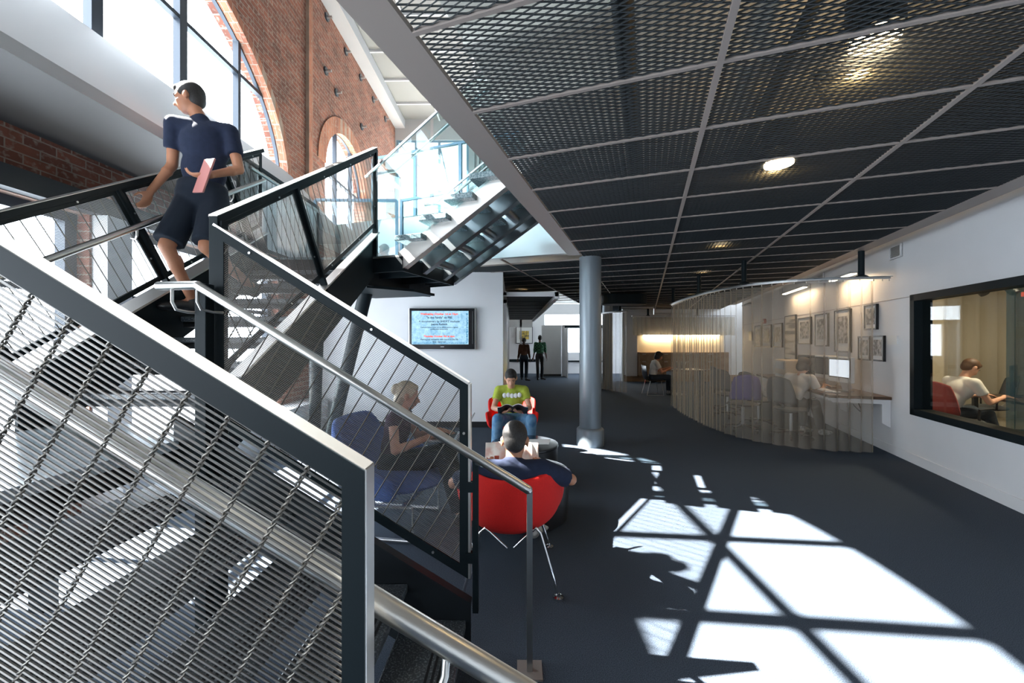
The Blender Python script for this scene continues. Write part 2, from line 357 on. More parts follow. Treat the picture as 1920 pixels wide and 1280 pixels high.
# right wall in the office frame, with the opening of window_7
mb = MB(FG)
for s0, s1, z0, z1 in ((-9, 4.0, 0, 3.4), (6.28, 15.6, 0, 3.4), (4.0, 6.28, 0, .61), (4.0, 6.28, 2.09, 3.4)): mb.box(3.16, 3.34, s0, s1, z0, z1)
struct('wall_right', mb, M_white, 'long white wall hung with pictures')
mb = MB(FG).box(3.145, 3.16, -7, 15.4, 0, .115); struct('baseboard_right', mb, M_white)
mb = MB(FG).box(3.156, 3.1605, 6.28, 15.4, 2.083, 2.090); struct('trim_8', mb, M_tbar, 'thin seam along the white wall')
mb = MB(FG)
for s0, s1, z0, z1 in ((4.0, 6.28, .61, .69), (4.0, 6.28, 2.02, 2.10), (6.20, 6.28, .61, 2.10), (4.0, 4.08, .61, 2.1)): mb.box(3.12, 3.30, s0, s1, z0, z1)
wf = struct('window_6', mb, M_steel, 'steel framed interior window to the side room')
g = MB(FG).box(3.20, 3.205, 4.08, 6.20, .69, 2.02).build('glass_pane', M_winglass, wf)
# side room
mb = MB(FG).box(7.2, 7.3, 2, 9.4, 0, 2.9).box(3.34, 7.3, 9.3, 9.4, 0, 2.9).box(3.34, 7.3, 2, 2.1, 0, 2.9); struct('wall_side_room', mb, M_cream, 'cream walls of the side room')
mb = MB(FG).box(3.34, 7.3, 2, 9.4, 2.75, 2.85); struct('ceiling_side_room', mb, M_ledge)
# ceiling slab (deck) with a stair opening
SO = 5.42; WO = -1.05
cor = FG(WO, SO)[:2]; pA = FG(WO, -8)[:2]; pL = (-3.72, 7.0)
slabpoly = [pA, FG(3.4, -8)[:2], FG(3.4, 15.7)[:2], (8.4, 15.4), (6.5, 19.5), (-4.2, 19.5), (-4.2, 7.14), pL, cor]
mb = MB().prism(slabpoly, 3.34, 3.52)
struct('ceiling', mb, M_deck, 'pale deck above the suspended metal mesh ceiling')
mb = MB(FG)
for k in range(24):
    s_ = .2+k*.62; mb.box(-1.0, 3.3, s_, s_+.10, 3.22, 3.34)
struct('ceiling_rib', mb, M_deck, 'ribs of the deck above the mesh')
# fascia of the opening and outer edge bands
mb = MB(FG).box(-1.055, -.88, -7, SO+.17, 2.745, 2.77).box(-1.055, -1.045, -7, SO, 2.77, 2.80); struct('trim_9', mb, M_tbar, 'beige edge band of the mesh ceiling along the opening')
mb = MB(FG).box(-4.9, -1.055, SO, SO+.08, 2.745, 3.5); struct('trim_10', mb, M_alu, 'pale fascia at the far side of the stair opening')
mb = MB(FG).box(2.64, 2.82, -7, 14.9, 2.745, 2.77).box(2.80, 2.82, -7, 14.9, 2.77, 2.84); struct('trim_11', mb, M_tbar, 'beige edge band of the mesh ceiling along the white wall')
SK = [1.363+.572*k for k in range(-14, 29)]
mb = MB(FG)
for w in (.307, 1.49): mb.box(w-.014, w+.014, -7, 17, 2.74, 2.765)
for s_ in SK: mb.box(-.88, 2.64, s_-.010, s_+.010, 2.742, 2.762)
for w in (-2.065, -3.25): mb.box(w-.012, w+.012, SO+.1, 12, 2.74, 2.765)
for s_ in SK:
    if s_ > SO+.1 and s_ < 12: mb.box(-3.25, -.88, s_-.008, s_+.008, 2.742, 2.762)
struct('trim_12', mb, M_tbar, 'beige bars of the mesh ceiling grid')
# expanded metal panels: one mesh, copied
def expanded(w, h, lw=.078, sw=.031):
    mb = MB(); ns = int(round(h/sw)); sw = h/ns; nl = int(round(w/(lw/2))); dx = w/nl
    for k in range(ns):
        for fl in (0, 1):
            pts = []
            for j in range(nl+1):
                t = (sw*.5-.0015) if j % 2 else .0015
                y = k*sw+t if fl == 0 else (k+1)*sw-t
                pts.append((j*dx, y, .012))
            for p, q in zip(pts, pts[1:]): mb.bar(p, q, .0035, .0115, (0, .62, 1), False)
    return mb
ep = expanded(1.185-.028, .572-.02)
e0 = ep.build('ceiling_panel', M_mesh); first = True
for k, s_ in enumerate(SK[1:-1]):
    cols_ = [(-.866, 0), (.321, 1), (1.504, 2)]
    if s_ > SO: cols_ += [(-2.051, 3)]
    if SO < s_ < 9: cols_ += [(-3.236, 4)]
    for w, ci in cols_:
        o = e0 if first else e0.copy()
        if not first: COL.objects.link(o)
        first = False
        o.location = FG(w, s_+.01, 2.742); o.rotation_euler = (0, 0, -TH)
        tag(o, 'dark expanded metal panel set in the beige grid of the ceiling', 'ceiling panel', 'expanded metal ceiling panels')
        o.scale = (1, 1, 1)
# services above the mesh
for i, (w, r, z, lb) in enumerate(((-.1, .05, 3.02, 'dark pipe running above the mesh nearest the opening'), (.75, .03, 3.12, 'thin conduit above the middle of the mesh ceiling'), (2.1, .06, 3.05, 'dark pipe above the mesh nearest the white wall'))):
    tag(MB(FG).tube([(w, -2, z), (w, 15, z)], r, 10).build('ceiling_pipe', M_dark, None, True), lb, 'pipe')
cb = MB().tube([PX(1528+18*math.sin(t)*1.2+30*(t/6), 205-70*math.sin(t/2), 1.9+.3*t/6) for t in [i*.3 for i in range(21)]], .012, 8)
cb.v = [(x, y, max(z, 2.80)) for x, y, z in cb.v]
tag(cb.build('cable', M_black, None, True), 'black cable looping above the ceiling mesh', 'cable')
# roof over the stair hall and upper walls
mb = MB().box(-4.3, 12, -8, 20, 8.22, 8.4); struct('ceiling_roof', mb, M_roof, 'grey roof panels over the stair hall')
mb = MB(FS).box(BW, BW+.30, -2, 12, 7.95, 8.2)
for k in range(14): mb.box(BW+.3, 3, -1+k, -.95+k, 8.17, 8.23)
for k in range(4): mb.box(-2.4+k*1.3, -2.35+k*1.3, -2, 12, 8.17, 8.23)
struct('trim_13', mb, M_white, 'white roof edge beam and panel joints')
mb = MB().box(-4.2, 9, -8.1, -8, 0, 8.3); struct('wall_rear', mb, M_rear)  # unseen, closes the rear to cut light from behind the camera
UY = 12.0
def rot_xz(o_): return Matrix(((1, 0, 0, o_[0]), (0, 0, -1, o_[1]), (0, 1, 0, o_[2]), (0, 0, 0, 1)))
uw = mesh_from_curves('wall_upper', [[(-4, 3.3), (9, 3.3), (9, 8.25), (-4, 8.25)], [(-3.5, 4.0), (-1.3, 4.0), (-1.3, 7.6), (-3.5, 7.6)], [(-.6, 4.0), (3, 4.0), (3, 6.0), (-.6, 6.0)]], .2, M_ledge, rot_xz((0, UY, 0))); uw['kind'] = 'structure'
mb = MB()
for x in (-3.46, -2.9, -2.2, -1.34): mb.box(x-.035, x+.035, UY-.08, UY+.02, 4.0, 7.6)
for z in (4.03, 5.2, 7.57): mb.box(-3.5, -1.3, UY-.07, UY+.02, z-.04, z+.04)
mb.bar((-3.4, UY-.03, 7.5), (-1.4, UY-.03, 5.2), .03, .03); mb.bar((-2.2, UY-.03, 7.5), (-1.4, UY-.03, 4.0), .03, .03)
struct('window_7', mb, M_frameblue, 'upper end window with pale blue steel frames')
mb = MB()
for k in range(26): mb.box(-1.2+k*.14, -1.13+k*.14, UY-.16, UY-.1, 3.5, 8.2)
struct('trim_14', mb, M_ledge, 'ribbed cladding on the upper end wall')
mb = MB().box(8.8, 9.0, 3, UY, 3.55, 8.2).box(5.2, 5.3, -8, 5, 3.5, 8.2); struct('wall_upper_right', mb, M_white)  # unseen upper walls; the nearer one is added to bounce light
# column
t = thing('column', 'grey round steel column with a wider drum base beside the red chairs', 'column', (1.153, 5.81, 0), kind='structure')
MB().lathe([(.158, .2), (.158, 2.76)], (1.153, 5.81, 0), 40).build('column_shaft', M_colm, t, True)
MB().lathe([(.2, 0), (.2, .23), (.185, .25), (.165, .262)], (1.153, 5.81, 0), 40).build('column_base', M_colm, t, True)
mb = MB().lathe([(.158, 0), (.158, 2.76)], (3.05, 12.6, 0), 24); struct('column_far', mb, M_colm, 'far grey column behind the sheer curtain', smooth=True)
# corridor
mb = MB().box(-.30, -.16, 7.16, 18.8, 0, 2.76); struct('wall_corridor', mb, M_tbar, 'corridor wall running back from the television wall')
for k, y in enumerate((7.4, 8.6, 9.8, 11.6, 13.4)):
    mb = MB().box(-.17, -.10, y, y+.06, 0, 2.3).box(-.17, -.10, y+.95, y+1.01, 0, 2.3).box(-.17, -.10, y, y+1.01, 2.24, 2.3); struct('door_%d' % (k+1), mb, M_alu)
    MB().box(-.16, -.14, y+.06, y+.95, .02, 2.24).build('door_leaf', M_ledge, bpy.data.objects['door_%d' % (k+1)])
mb = MB().box(-.16, .85, 7.17, 7.22, 2.34, 2.42).box(.78, .86, 7.17, 15.5, 2.30, 2.42).box(-.16, -.10, 7.17, 15.5, 2.36, 2.42); struct('trim_16', mb, M_white, 'pale edge frame of the dropped corridor ceiling')
mb = MB()
for k in range(75): mb.box(-.10, .78, 7.24+k*.11, 7.30+k*.11, 2.37, 2.40)
for k in range(9): mb.box(-.10, .78, 7.5+k*.9, 7.53+k*.9, 2.36, 2.375)
struct('ceiling_corridor', mb, M_dark, 'dropped slatted ceiling panel over the corridor')
ew = mesh_from_curves('wall_end', [[(-.3, 0), (9, 0), (9, 3.3), (-.3, 3.3)], [(1.55, 2.30), (4.3, 2.30), (4.3, 2.80), (1.55, 2.80)], [(2.45, 1.0), (4.2, 1.0), (4.2, 2.15), (2.45, 2.15)]], .15, M_white, rot_xz((0, 18.8, 0))); ew['kind'] = 'structure'
mb = MB().box(-.16, 2.3, 18.70, 18.73, .55, .68).box(2.4, 4.3, 18.6, 18.72, .55, .62).box(2.4, 4.3, 18.6, 18.72, 2.15, 2.30); struct('trim_15', mb, M_steel)
mb = MB().box(1.3, 2.15, 17.3, 17.45, 0, 2.22); struct('wall_partition', mb, M_white, 'white partition panel at the end of the corridor')
mb = MB().box(1.3, 2.15, 17.28, 17.30, 0, .09); struct('baseboard_partition', mb, M_black)
mb = MB().box(2.18, 2.30, 17.25, 17.33, 0, 2.2).box(.35, .43, 17.3, 17.4, 0, 2.75).box(-.16, .9, 17.3, 17.4, 2.15, 2.75); struct('door_6', mb, M_alu)
mb = MB().box(2.32, 2.36, 16.6, 17.4, 0, 2.1); struct('door_7', mb, M_white, 'open white door leaf')
fr = thing('picture_frame', 'framed yellow picture at the end of the corridor', 'picture', (.55, 18.65, 1.5))
mb = MB().box(.18, .98, 18.66, 18.70, 1.42, 2.22); mb.build('frame', M_dark, fr); MB().box(.21, .95, 18.655, 18.662, 1.45, 2.19).build('mat_board', M_paper, fr)
MB().box(.36, .80, 18.650, 18.656, 1.62, 2.02).build('print', noise_mat('yellow_print', (.7, .5, .1), (.1, .08, .05), 9, .6), fr)
# back wall of the study area
mb = MB().box(4.2, 9.4, 15.0, 15.15, 0, 3.3); struct('wall_far', mb, M_white, 'far wall of the study area')
mb = MB().box(4.25, 9.0, 14.97, 15.0, 0, .25); struct('baseboard_far', mb, M_wood)
# opaque wing beyond the study area
mb = MB().box(9.3, 9.4, 8.5, 15, 0, 3.3); struct('wall_far_right', mb, M_white)
# ================================================================== STAIRS AND RAILINGS
def clip(poly, c, d, n):
    """interval of the line {p: p.n=c} inside convex polygon, as parameters along d"""
    ts = []
    for i in range(len(poly)):
        p, q = poly[i], poly[(i+1) % len(poly)]
        a, b = p[0]*n[0]+p[1]*n[1]-c, q[0]*n[0]+q[1]*n[1]-c
        if (a < 0) != (b < 0):
            t = a/(a-b); x, y = p[0]+(q[0]-p[0])*t, p[1]+(q[1]-p[1])*t; ts.append(x*d[0]+y*d[1])
    return (min(ts), max(ts)) if len(ts) >= 2 else None
def plane(kind, c):
    return (lambda h, z, o=0: (h, c+o, z)) if kind == 'b' else (lambda h, z, o=0: (c+o, h, z))
def infill(par, P, poly, slope, twist=False, ws=.0076, cs=.082, wr=.0015, T=FS):
    L = math.hypot(1, slope); d = (1/L, slope/L); n = (-d[1], d[0])
    cs_ = [p[0]*n[0]+p[1]*n[1] for p in poly]; mb = MB(T); c = min(cs_)+ws*.5
    while c < max(cs_):
        iv = clip(poly, c, d, n)
        if iv:
            q = [(n[0]*c+d[0]*t, n[1]*c+d[1]*t) for t in iv]
            mb.tube([P(*q[0]), P(*q[1])], wr, 5, False)
        c += ws
    mb.build('wire_mesh', M_wire, par, True)
    ds = [p[0]*d[0]+p[1]*d[1] for p in poly]; c = min(ds)+cs*.4; mb = MB(T); 
    while c < max(ds):
        iv = clip(poly, c, n, d)
        if iv and iv[1]-iv[0] > .03:
            if twist:
                N = int((iv[1]-iv[0])/.0036)
                for ph in (0, PI):
                    pts = []
                    for k in range(N+1):
                        t = iv[0]+(iv[1]-iv[0])*k/N; an = ph+2*PI*t/.030
                        cc = c+.0026*math.cos(an); pts.append(P(d[0]*cc+n[0]*t, d[1]*cc+n[1]*t, .0026*math.sin(an)))
                    mb.tube(pts, .0021, 6, False)
            else:
                q = [(d[0]*c+n[0]*t, d[1]*c+n[1]*t) for t in iv]; mb.tube([P(*q[0]), P(*q[1])], .0030, 5, False)
        c += cs
    mb.build('twisted_cable', M_wiredk, par, True)
def frame(par, P, poly, w=.045, t=.012, m=None, bolts=True, off=0, name='frame', T=FS, bside=-1):
    """flat bar frame running inside the polygon edges (mitred)"""
    n = len(poly); cx = sum(p[0] for p in poly)/n; cz = sum(p[1] for p in poly)/n
    def inset(d_):
        ls = []
        for i in range(n):
            p, q = poly[i], poly[(i+1) % n]; e = (q[0]-p[0], q[1]-p[1]); L = math.hypot(*e); nn = (-e[1]/L, e[0]/L)
            if (cx-p[0])*nn[0]+(cz-p[1])*nn[1] < 0: nn = (-nn[0], -nn[1])
            ls.append((nn[0], nn[1], nn[0]*p[0]+nn[1]*p[1]+d_))
        out = []
        for i in range(n):
            a, b = ls[i-1], ls[i]; D = a[0]*b[1]-a[1]*b[0]; out.append(((a[2]*b[1]-a[1]*b[2])/D, (a[0]*b[2]-a[2]*b[0])/D))
        return out
    inn = inset(w); mb = MB(T)
    for i in range(n):
        j = (i+1) % n; ring_ = [poly[i], poly[j], inn[j], inn[i]]
        vs = [P(x, z, off-t/2) for x, z in ring_]+[P(x, z, off+t/2) for x, z in ring_]
        mb.add(vs, [(0, 1, 2, 3), (7, 6, 5, 4), (0, 4, 5, 1), (2, 6, 7, 3)])
    mb.build(name, m or M_steel, par)
    if bolts:
        mid = inset(w*.5)
        for i in range(n):
            p, q = mid[i], mid[(i+1) % n]; L = math.hypot(q[0]-p[0], q[1]-p[1]); k = max(1, int(L/.55))
            for j in range(k+1):
                if j == 0 or (j == k and L < .3): continue
                t_ = (j-.25)/k; h, z = p[0]+(q[0]-p[0])*t_, p[1]+(q[1]-p[1])*t_
                MB(T).tube([P(h, z, off+bside*(t/2)), P(h, z, off+bside*(t/2+.004))], .0065, 10).build('bolt', M_alu, par, True)
    return inn
S1 = .61
# ---- flight 1
t1 = thing('stair_flight', 'lower steel stair flight with dark terrazzo treads rising from the carpet', 'stairs')
for k in range(5):
    x1 = -.258-.287*k; x0 = x1-.31; z = .15+.175*k
    mb = MB(FS).box(x0, x1, .66, 1.94, z-.042, z); tr = mb.build('tread', M_terr, t1, bevel=.008)
    g = MB(FS)
    for j in range(4): g.box(x1-.035-.026*j-.011, x1-.035-.026*j, .72, 1.84, z-.002, z+.0015)
    g.build('grip_strip', M_grip, tr)
    MB(FS).box(x0+.01, x1-.03, .68, 1.93, z-.062, z-.042).box(x0+.01, x0+.02, .68, 1.93, z-.10, z-.042).build('tread_pan', M_dark, tr)
def stringer(B, t, name):
    poly = [(-.235, 0), (-.235, .235), (-1.72, .235+S1*1.485), (-1.72, .73), (-.53, 0)]
    mb = MB(FS); mb.slab([(a, B, z) for a, z in poly], (0, 1, 0), t)
    mb.bar((-.235, B+t/2, .235), (-1.72, B+t/2, .235+S1*1.485), .05, .01); return mb.build('stringer', M_dark, t1)
stringer(1.94, .018, 'far'); stringer(.64, .018, 'near')
# ---- landing 1
l1 = thing('stair_landing', 'low mid landing of terrazzo in a dark steel channel edge', 'landing')
MB(FS).box(-2.80, -1.693, .64, 2.32, .985, 1.03).build('landing_slab', M_land, l1)
MB(FS).box(-2.80, -1.70, .64, .66, .80, .985).box(-1.72, -1.70, .64, 2.32, .90, .985).box(-2.80, -2.78, .64, 2.32, .80, 1.03).box(-2.80, -1.70, 1.4, 1.45, .86, .985).build('edge_channel', M_dark, l1)
for b in (.75, 2.2): MB(FS).bar((-2.7, b, 0), (-2.7, b, .9), .08, .08, (1, 0, 0)).build('leg', M_dark, l1)
# ---- flight 2
S2 = .645
t2 = thing('stair_flight', 'upper steel stair flight the man in navy walks down', 'stairs')
for j in range(7):
    b0 = 2.32+.262*j; z = 1.21+.17*j
    tr = MB(FS).box(-2.70, -1.58, b0, b0+.30, z-.042, z).build('tread', M_terr, t2, bevel=.008)
    g = MB(FS)
    for q in range(4): g.box(-2.62, -1.66, b0+.035+.026*q, b0+.046+.026*q, z-.002, z+.0015)
    g.build('grip_strip', M_grip, tr)
    MB(FS).box(-2.70, -1.58, b0+.03, b0+.29, z-.062, z-.042).box(-2.70, -1.58, b0+.03, b0+.045, z-.085, z-.042).build('tread_pan', M_dark, tr)
for A, sgn, mm in ((-1.56, 1, M_steel), (-2.72, -1, M_steel)):
    pts = [(A, 2.02, 1.03-.10), (A, 2.02, 1.21-.0+.045), (A, 4.28, 1.21+.26+S2*1.96), (A, 4.28, 2.40-.14), (A, 4.28-.2, 2.40-.30)]
    pts = [(A, 2.10, .92), (A, 2.10, 1.21+.25-S2*.22), (A, 4.22, 1.21+.25+S2*1.90), (A, 4.22, 1.21-.20+S2*1.90), (A, 2.10+.55, 1.21-.20+S2*.33)]
    mb = MB(FS); mb.slab(pts, (sgn, 0, 0), .018); st_ = mb.build('stringer', mm, t2); fw = .075 if sgn > 0 else .17  # brick-side flange widened and bright to stand for the sunlit wall too
    MB(FS).bar((A+sgn*(.03 if sgn > 0 else .06), 2.10, 1.21+.257-S2*.22), (A+sgn*(.03 if sgn > 0 else .06), 4.22, 1.21+.257+S2*1.90), fw, .014).build('flange', M_bsteel, st_)
# ---- newel posts
for x, b, z1, w, lb in ((-1.535, 1.905, 1.80, .055, 'dark square steel post below the handrail bend'), (-1.515, 1.985, 2.13, .045, 'taller dark square steel post at the turn of the stairs')):
    tag(MB(FS).bar((x, b, 0), (x, b, z1), w, w, (1, 0, 0)).build('newel_post', M_steel, None, bevel=.003), lb, 'post')
# ---- near railing (close to the camera)
nr = thing('stair_railing', 'steel and wire mesh railing nearest the camera with thick dark frame', 'railing')
P = plane('b', .655)
top = lambda a: 1.313-S1*(a+.248)
mb = MB(FS); aL = -1.45
a_, b_ = P(-.235, top(-.235)-.0), P(aL, top(aL))
mb.slab([P(-.247, top(-.247), -.019), P(aL, top(aL), -.019), P(aL, top(aL)-.048, -.019), P(-.285, top(-.285)-.048, -.019), P(-.285, -.0, -.019), P(-.247, 0, -.019)], (0, 1, 0), .038)
mb.build('frame', M_bsteel, nr, bevel=.002)
mb = MB(FS); mb.slab([P(-.249, top(-.249)-.003, -.0215), P(aL, top(aL)-.003, -.0215), P(aL, top(aL)-.050, -.0215), P(-.286, top(-.286)-.050, -.0215), P(-.286, -.0, -.0215), P(-.249, 0, -.0215)], (0, 1, 0), .002); mb.build('front_plate', M_steel, nr)
infill(nr, P, [(-.285, top(-.285)-.048), (aL, top(aL)-.048), (aL, top(aL)-1.02), (-.285, top(-.285)-1.02)], -S1, True, ws=.0099, cs=.079, wr=.0021)
# ---- far railing of flight 1
fr1 = thing('stair_railing', 'wire mesh railing behind the lower handrail, in front of the blue chair', 'railing')
P = plane('b', 1.955)
poly = [(-.249, 1.305), (-1.518, 2.095), (-1.518, 1.119), (-.249, .345)]
inn = frame(fr1, P, poly, .042, .012)
infill(fr1, P, inn, -S1, False, ws=.0078, cs=.080, wr=.0014)
mb = MB(FS); mb.bar(P(-.249, 1.312, .02), P(-1.53, 2.108, .02), .05, .012); mb.bar(P(-.243, 1.31, .02), P(-.243, .345, .02), .012, .05, (0, 1, 0)); mb.build('angle_edge', M_bsteel, fr1)
mb = MB(FS).bar((-.212, 1.955, .18), (-.212, 1.955, .93), .028, .028, (1, 0, 0)).bar((-.212, 1.955, .92), (-.15, 1.83, .945), .02, .02); mb.bar((-.212, 1.955, .45), (-.26, 1.955, .45), .03, .05).bar((-.212, 1.955, .80), (-.26, 1.955, .80), .03, .05); mb.build('post', M_steel, fr1)
# ---- handrail flight 1 (far)
hr = thing('handrail', 'long steel handrail bent at the top and ending in a square floor post', 'handrail')
K0, K1, E1 = (-1.50, 1.82, 1.783), (.045, 1.82, .836), (-1.70, 1.84, 1.783)
MB(FS).tube([E1, (-1.51, 1.82, 1.783), K0, (-1.49, 1.82, 1.776), K1], .0205, 18).build('rail', M_brushed, hr, True)
MB(FS).ell(E1, (.0205,)*3, None, 12, 8).build('rail_end', M_brushed, hr, True); MB(FS).ell(K1, (.0205,)*3, None, 12, 8).build('rail_end', M_brushed, hr, True)
MB(FS).bar((.052, 1.82, .83), (.052, 1.82, 0.006), .026, .026, (1, 0, 0)).build('post', M_brushed, hr)
MB(FS).box(-.006, .110, 1.765, 1.875, 0, .008).build('base_plate', mat('dull_steel', (.30, .27, .25), .6, .3), hr)
for a in (-1.50, -1.62):
    z = 1.765
    MB(FS).tube([(a, 1.82, z), (a, 1.82, z-.06), (a+.01, 1.83, z-.095), (a+.04, 1.86, z-.105), (a+.06, 1.90, z-.105)], .007, 8).build('bracket', M_brushed, hr, True)
# ---- near handrail
h2 = thing('handrail', 'thick brushed steel handrail sloping across the lower left behind the near mesh', 'handrail')
zz = lambda a: 1.048-.593*(a+.336)
MB(FS).tube([(-1.5, .765, zz(-1.5)), (.16, .765, zz(.16))], .0225, 22).build('rail', M_brushed, h2, True)
MB(FS).tube([(-.14, .765, zz(-.14)-.02), (-.14, .75, zz(-.14)-.05), (-.155, .72, zz(-.14)-.085), (-.19, .69, zz(-.14)-.12), (-.235, .67, zz(-.14)-.14)], .008, 10).build('bracket', M_brushed, h2, True)
MB(FS).bar((-.05, .69, 0.0), (-.05, .69, .02), .1, .1).build('base_plate', M_brushed, h2)
MB(FS).tube([(-.05, .69, 0.01), (-.05, .69, zz(-.05)-.06), (-.05, .765, zz(-.05))], .009, 8).build('post', M_brushed, h2, True)
# ---- railings of flight 2
T2 = lambda b: 2.138+S2*(b-1.944)
def railing2(A, label, b0, b1, splits, side, m=M_steel):
    r = thing('stair_railing', label, 'railing'); P = plane('a', A); H = .825
    def foot(b):    # point on lower edge reached by a line perpendicular to the slope from the top at b
        t = H/(1+S2*S2); return (b+t*S2, T2(b)-t)
    pts_t = [(b0, T2(b0))]+[(s, T2(s)) for s in splits]+[(b1, T2(b1))]
    pts_b = [(b0, T2(b0)-H)]+[foot(s) for s in splits]+[(b1, T2(b1)-H)]
    for i in range(len(pts_t)-1):
        g = .012
        poly = [(pts_t[i][0]+g, pts_t[i][1]+g*S2-.03), (pts_t[i+1][0]-g, pts_t[i+1][1]-g*S2-.03), (pts_b[i+1][0]-g, pts_b[i+1][1]-g*S2), (pts_b[i][0]+g, pts_b[i][1]+g*S2)]
        inn = frame(r, P, poly, .034, .012, m, True, 0, 'frame', FS, side)
        infill(r, P, inn, S2, False, ws=.0076, cs=.082, wr=.0013)
    mb = MB(FS); mb.bar(P(b0, T2(b0)-.016), P(b1, T2(b1)-.016), .05, .04); mb.build('top_rail', m, r, bevel=.003); MB(FS).bar(P(b0-.003, T2(b0)+.007), P(b1+.003, T2(b1)+.009), .052, .004).build('lit_top_strip', M_bsteel, r)  # pale strip added along the rail for its sunlit top face
    for k, s in enumerate(splits):
        f = foot(s); e = (f[0]+(f[0]-s)*.22, f[1]+(f[1]-T2(s))*.22)
        MB(FS).bar(P(s, T2(s)-.03), P(*e), .05, .022, (0, S2, 1)).build('post', m, r, bevel=.002)
    return r, P
r2, P2 = railing2(-1.53, 'wire mesh railing in front of the glass stair, right side of the upper flight', 1.96, 4.19, [2.67], 1)
for b in (1.975, 4.19):
    MB(FS).bar(P2(b, T2(b)-.01), P2(b, T2(b)-1.25 if b > 3 else T2(b)-.9), .045, .045, (1, 0, 0)).build('post', M_steel, r2, bevel=.003)
r3, P3 = railing2(-2.75, 'wire mesh railing on the brick wall side of the upper flight', .9, 4.19, [1.70, 2.65, 3.6], 1, M_steel)
h3 = thing('handrail', 'steel handrail beside the man along the brick side of the upper flight', 'handrail')
Z3 = lambda b: 2.20+S2*(b-2.53)
MB(FS).tube([(-2.67, 1.3, Z3(1.3)), (-2.67, 4.1, Z3(4.1))], .02, 16).build('rail', M_brushed, h3, True)
for b in (1.75, 2.72, 3.65): MB(FS).tube([(-2.67, b, Z3(b)-.015), (-2.67, b, Z3(b)-.06), (-2.70, b+.02, Z3(b)-.08), (-2.74, b+.03, Z3(b)-.07)], .007, 8).build('bracket', M_brushed, h3, True)
# ---- upper landing
ZL = 2.42; Wd = Vector((CT, -ST, 0)); Gd = Vector((ST, CT, 0))
def P1p(s, g, z): v = Vector((-1.125, 4.06, z))+Wd*s+Gd*g; return (v.x, v.y, v.z)
l2 = thing('stair_landing', 'upper stair landing of terrazzo and dark steel under the glass stair', 'landing')
C_, D_ = P1p(0, 0, 0)[:2], P1p(0, 1.12, 0)[:2]
lp = [(-2.70, 4.22), (-1.56, 4.22), C_, D_, (-1.5, 5.5), (-2.75, 5.5)]
MB().prism(lp, ZL-.045, ZL).build('landing_slab', M_terrl, l2)
mb = MB()
for p, q in zip(lp, lp[1:]+lp[:1]): mb.bar((*p, ZL-.10), (*q, ZL-.10), .02, .15)
for g in (.35, .8): mb.bar(P1p(-.75, g, ZL-.11), P1p(0, g, ZL-.11), .05, .13)
mb.build('edge_channel', M_steel, l2)
MB().prism([(-1.62, 4.4), (-1.18, 4.75), (-1.02, 5.2), (-1.9, 5.5), (-2.2, 5.2)], ZL-.30, ZL-.27).build('support_plate', M_steel, l2)
MB().bar((-1.6, 4.35, ZL-.16), (-1.3, 5.3, ZL-.16), .02, .24).bar((-2.6, 4.4, ZL-.2), (-1.1, 5.3, ZL-.2), .02, .20).build('cross_beam', M_dark, l2)
for p, q, lb in (((-2.73, 5.9, 0), (-1.84, 5.0, 2.2), 'leaning round steel column under the upper landing, nearer the television'), ((-3.13, 6.25, 0), (-2.55, 5.2, 2.3), 'leaning round steel column beside the white window bench')):
    o = MB().tube([p, q], .085, 28).build('support_column', M_steel, None, True); tag(o, lb, 'column')
# guard at the back of the landing
gl = thing('stair_railing', 'steel panel railing at the brick side of the upper landing', 'railing'); P = plane('a', -2.78)
poly = [(3.85, 3.40), (5.45, 3.40), (5.45, 2.50), (3.85, 2.50)]
inn = frame(gl, P, poly, .04, .012); MB(FS).box(-2.79, -2.785, 3.88, 5.42, 2.52, 3.38).build('solid_panel', M_alu, gl)
mb = MB(FS)
for k in range(17): mb.tube([(-2.775, 3.95+k*.09, 2.53), (-2.775, 3.95+k*.09, 3.37)], .003, 5)
mb.build('rod', M_dark, gl)
MB(FS).tube([(-2.68, 3.9, 3.26), (-2.68, 5.4, 3.26)], .018, 12).build('handrail', M_brushed, gl, True)
# ---- flight 3 (glass sided)
t3 = thing('stair_flight', 'top stair flight with pale terrazzo treads and bare steel stringers climbing through the ceiling', 'stairs')
S3 = .62
for i in range(1, 8):
    s0 = -.03+.275*(i-1); z = ZL+.17*i
    vs = [P1p(s0, -.10, 0), P1p(s0+.31, -.10, 0), P1p(s0+.31, 1.18, 0), P1p(s0, 1.18, 0)]
    tr = MB().prism([v[:2] for v in vs], z-.055, z).build('tread', M_terrl, t3, bevel=.008)
    mb = MB(); mb.tube([P1p(s0+.15, .42, z-.17), P1p(s0+.15, .86, z-.17)], .045, 16); mb.build('tread_tube', M_rail, tr, True)
    mb = MB(); mb.slab([P1p(s0+.02, .39, z-.055), P1p(s0+.29, .39, z-.055), P1p(s0+.29, .39, z-.12), P1p(s0+.15, .39, z-.20)], tuple(Gd), .04); mb.build('tread_bracket', M_rail, tr)
for g, dep, mm in ((0, .165, M_bsteel), (.37, .145, M_rail), (.84, .145, M_rail), (1.12, .145, M_rail)):
    zb = ZL-.148; mb = MB()
    mb.slab([P1p(0, g, zb), P1p(2.2, g, zb+S3*2.2), P1p(2.2, g, zb+S3*2.2+dep*1.18), P1p(-.06, g, zb+dep)], tuple(Gd), .02)
    mb.bar(P1p(0, g+.04, zb+.004), P1p(2.2, g+.04, zb+S3*2.2+.004), .08, .01); mb.bar(P1p(-.5, g+.01, zb+.07), P1p(0, g+.01, zb+.07), .02, .14); mb.bar(P1p(-.5, g+.04, zb), P1p(0, g+.04, zb), .08, .01)
    mb.build('stringer', mm, t3)
zt = lambda s: ZL+.17+1.06+S3*s-.12
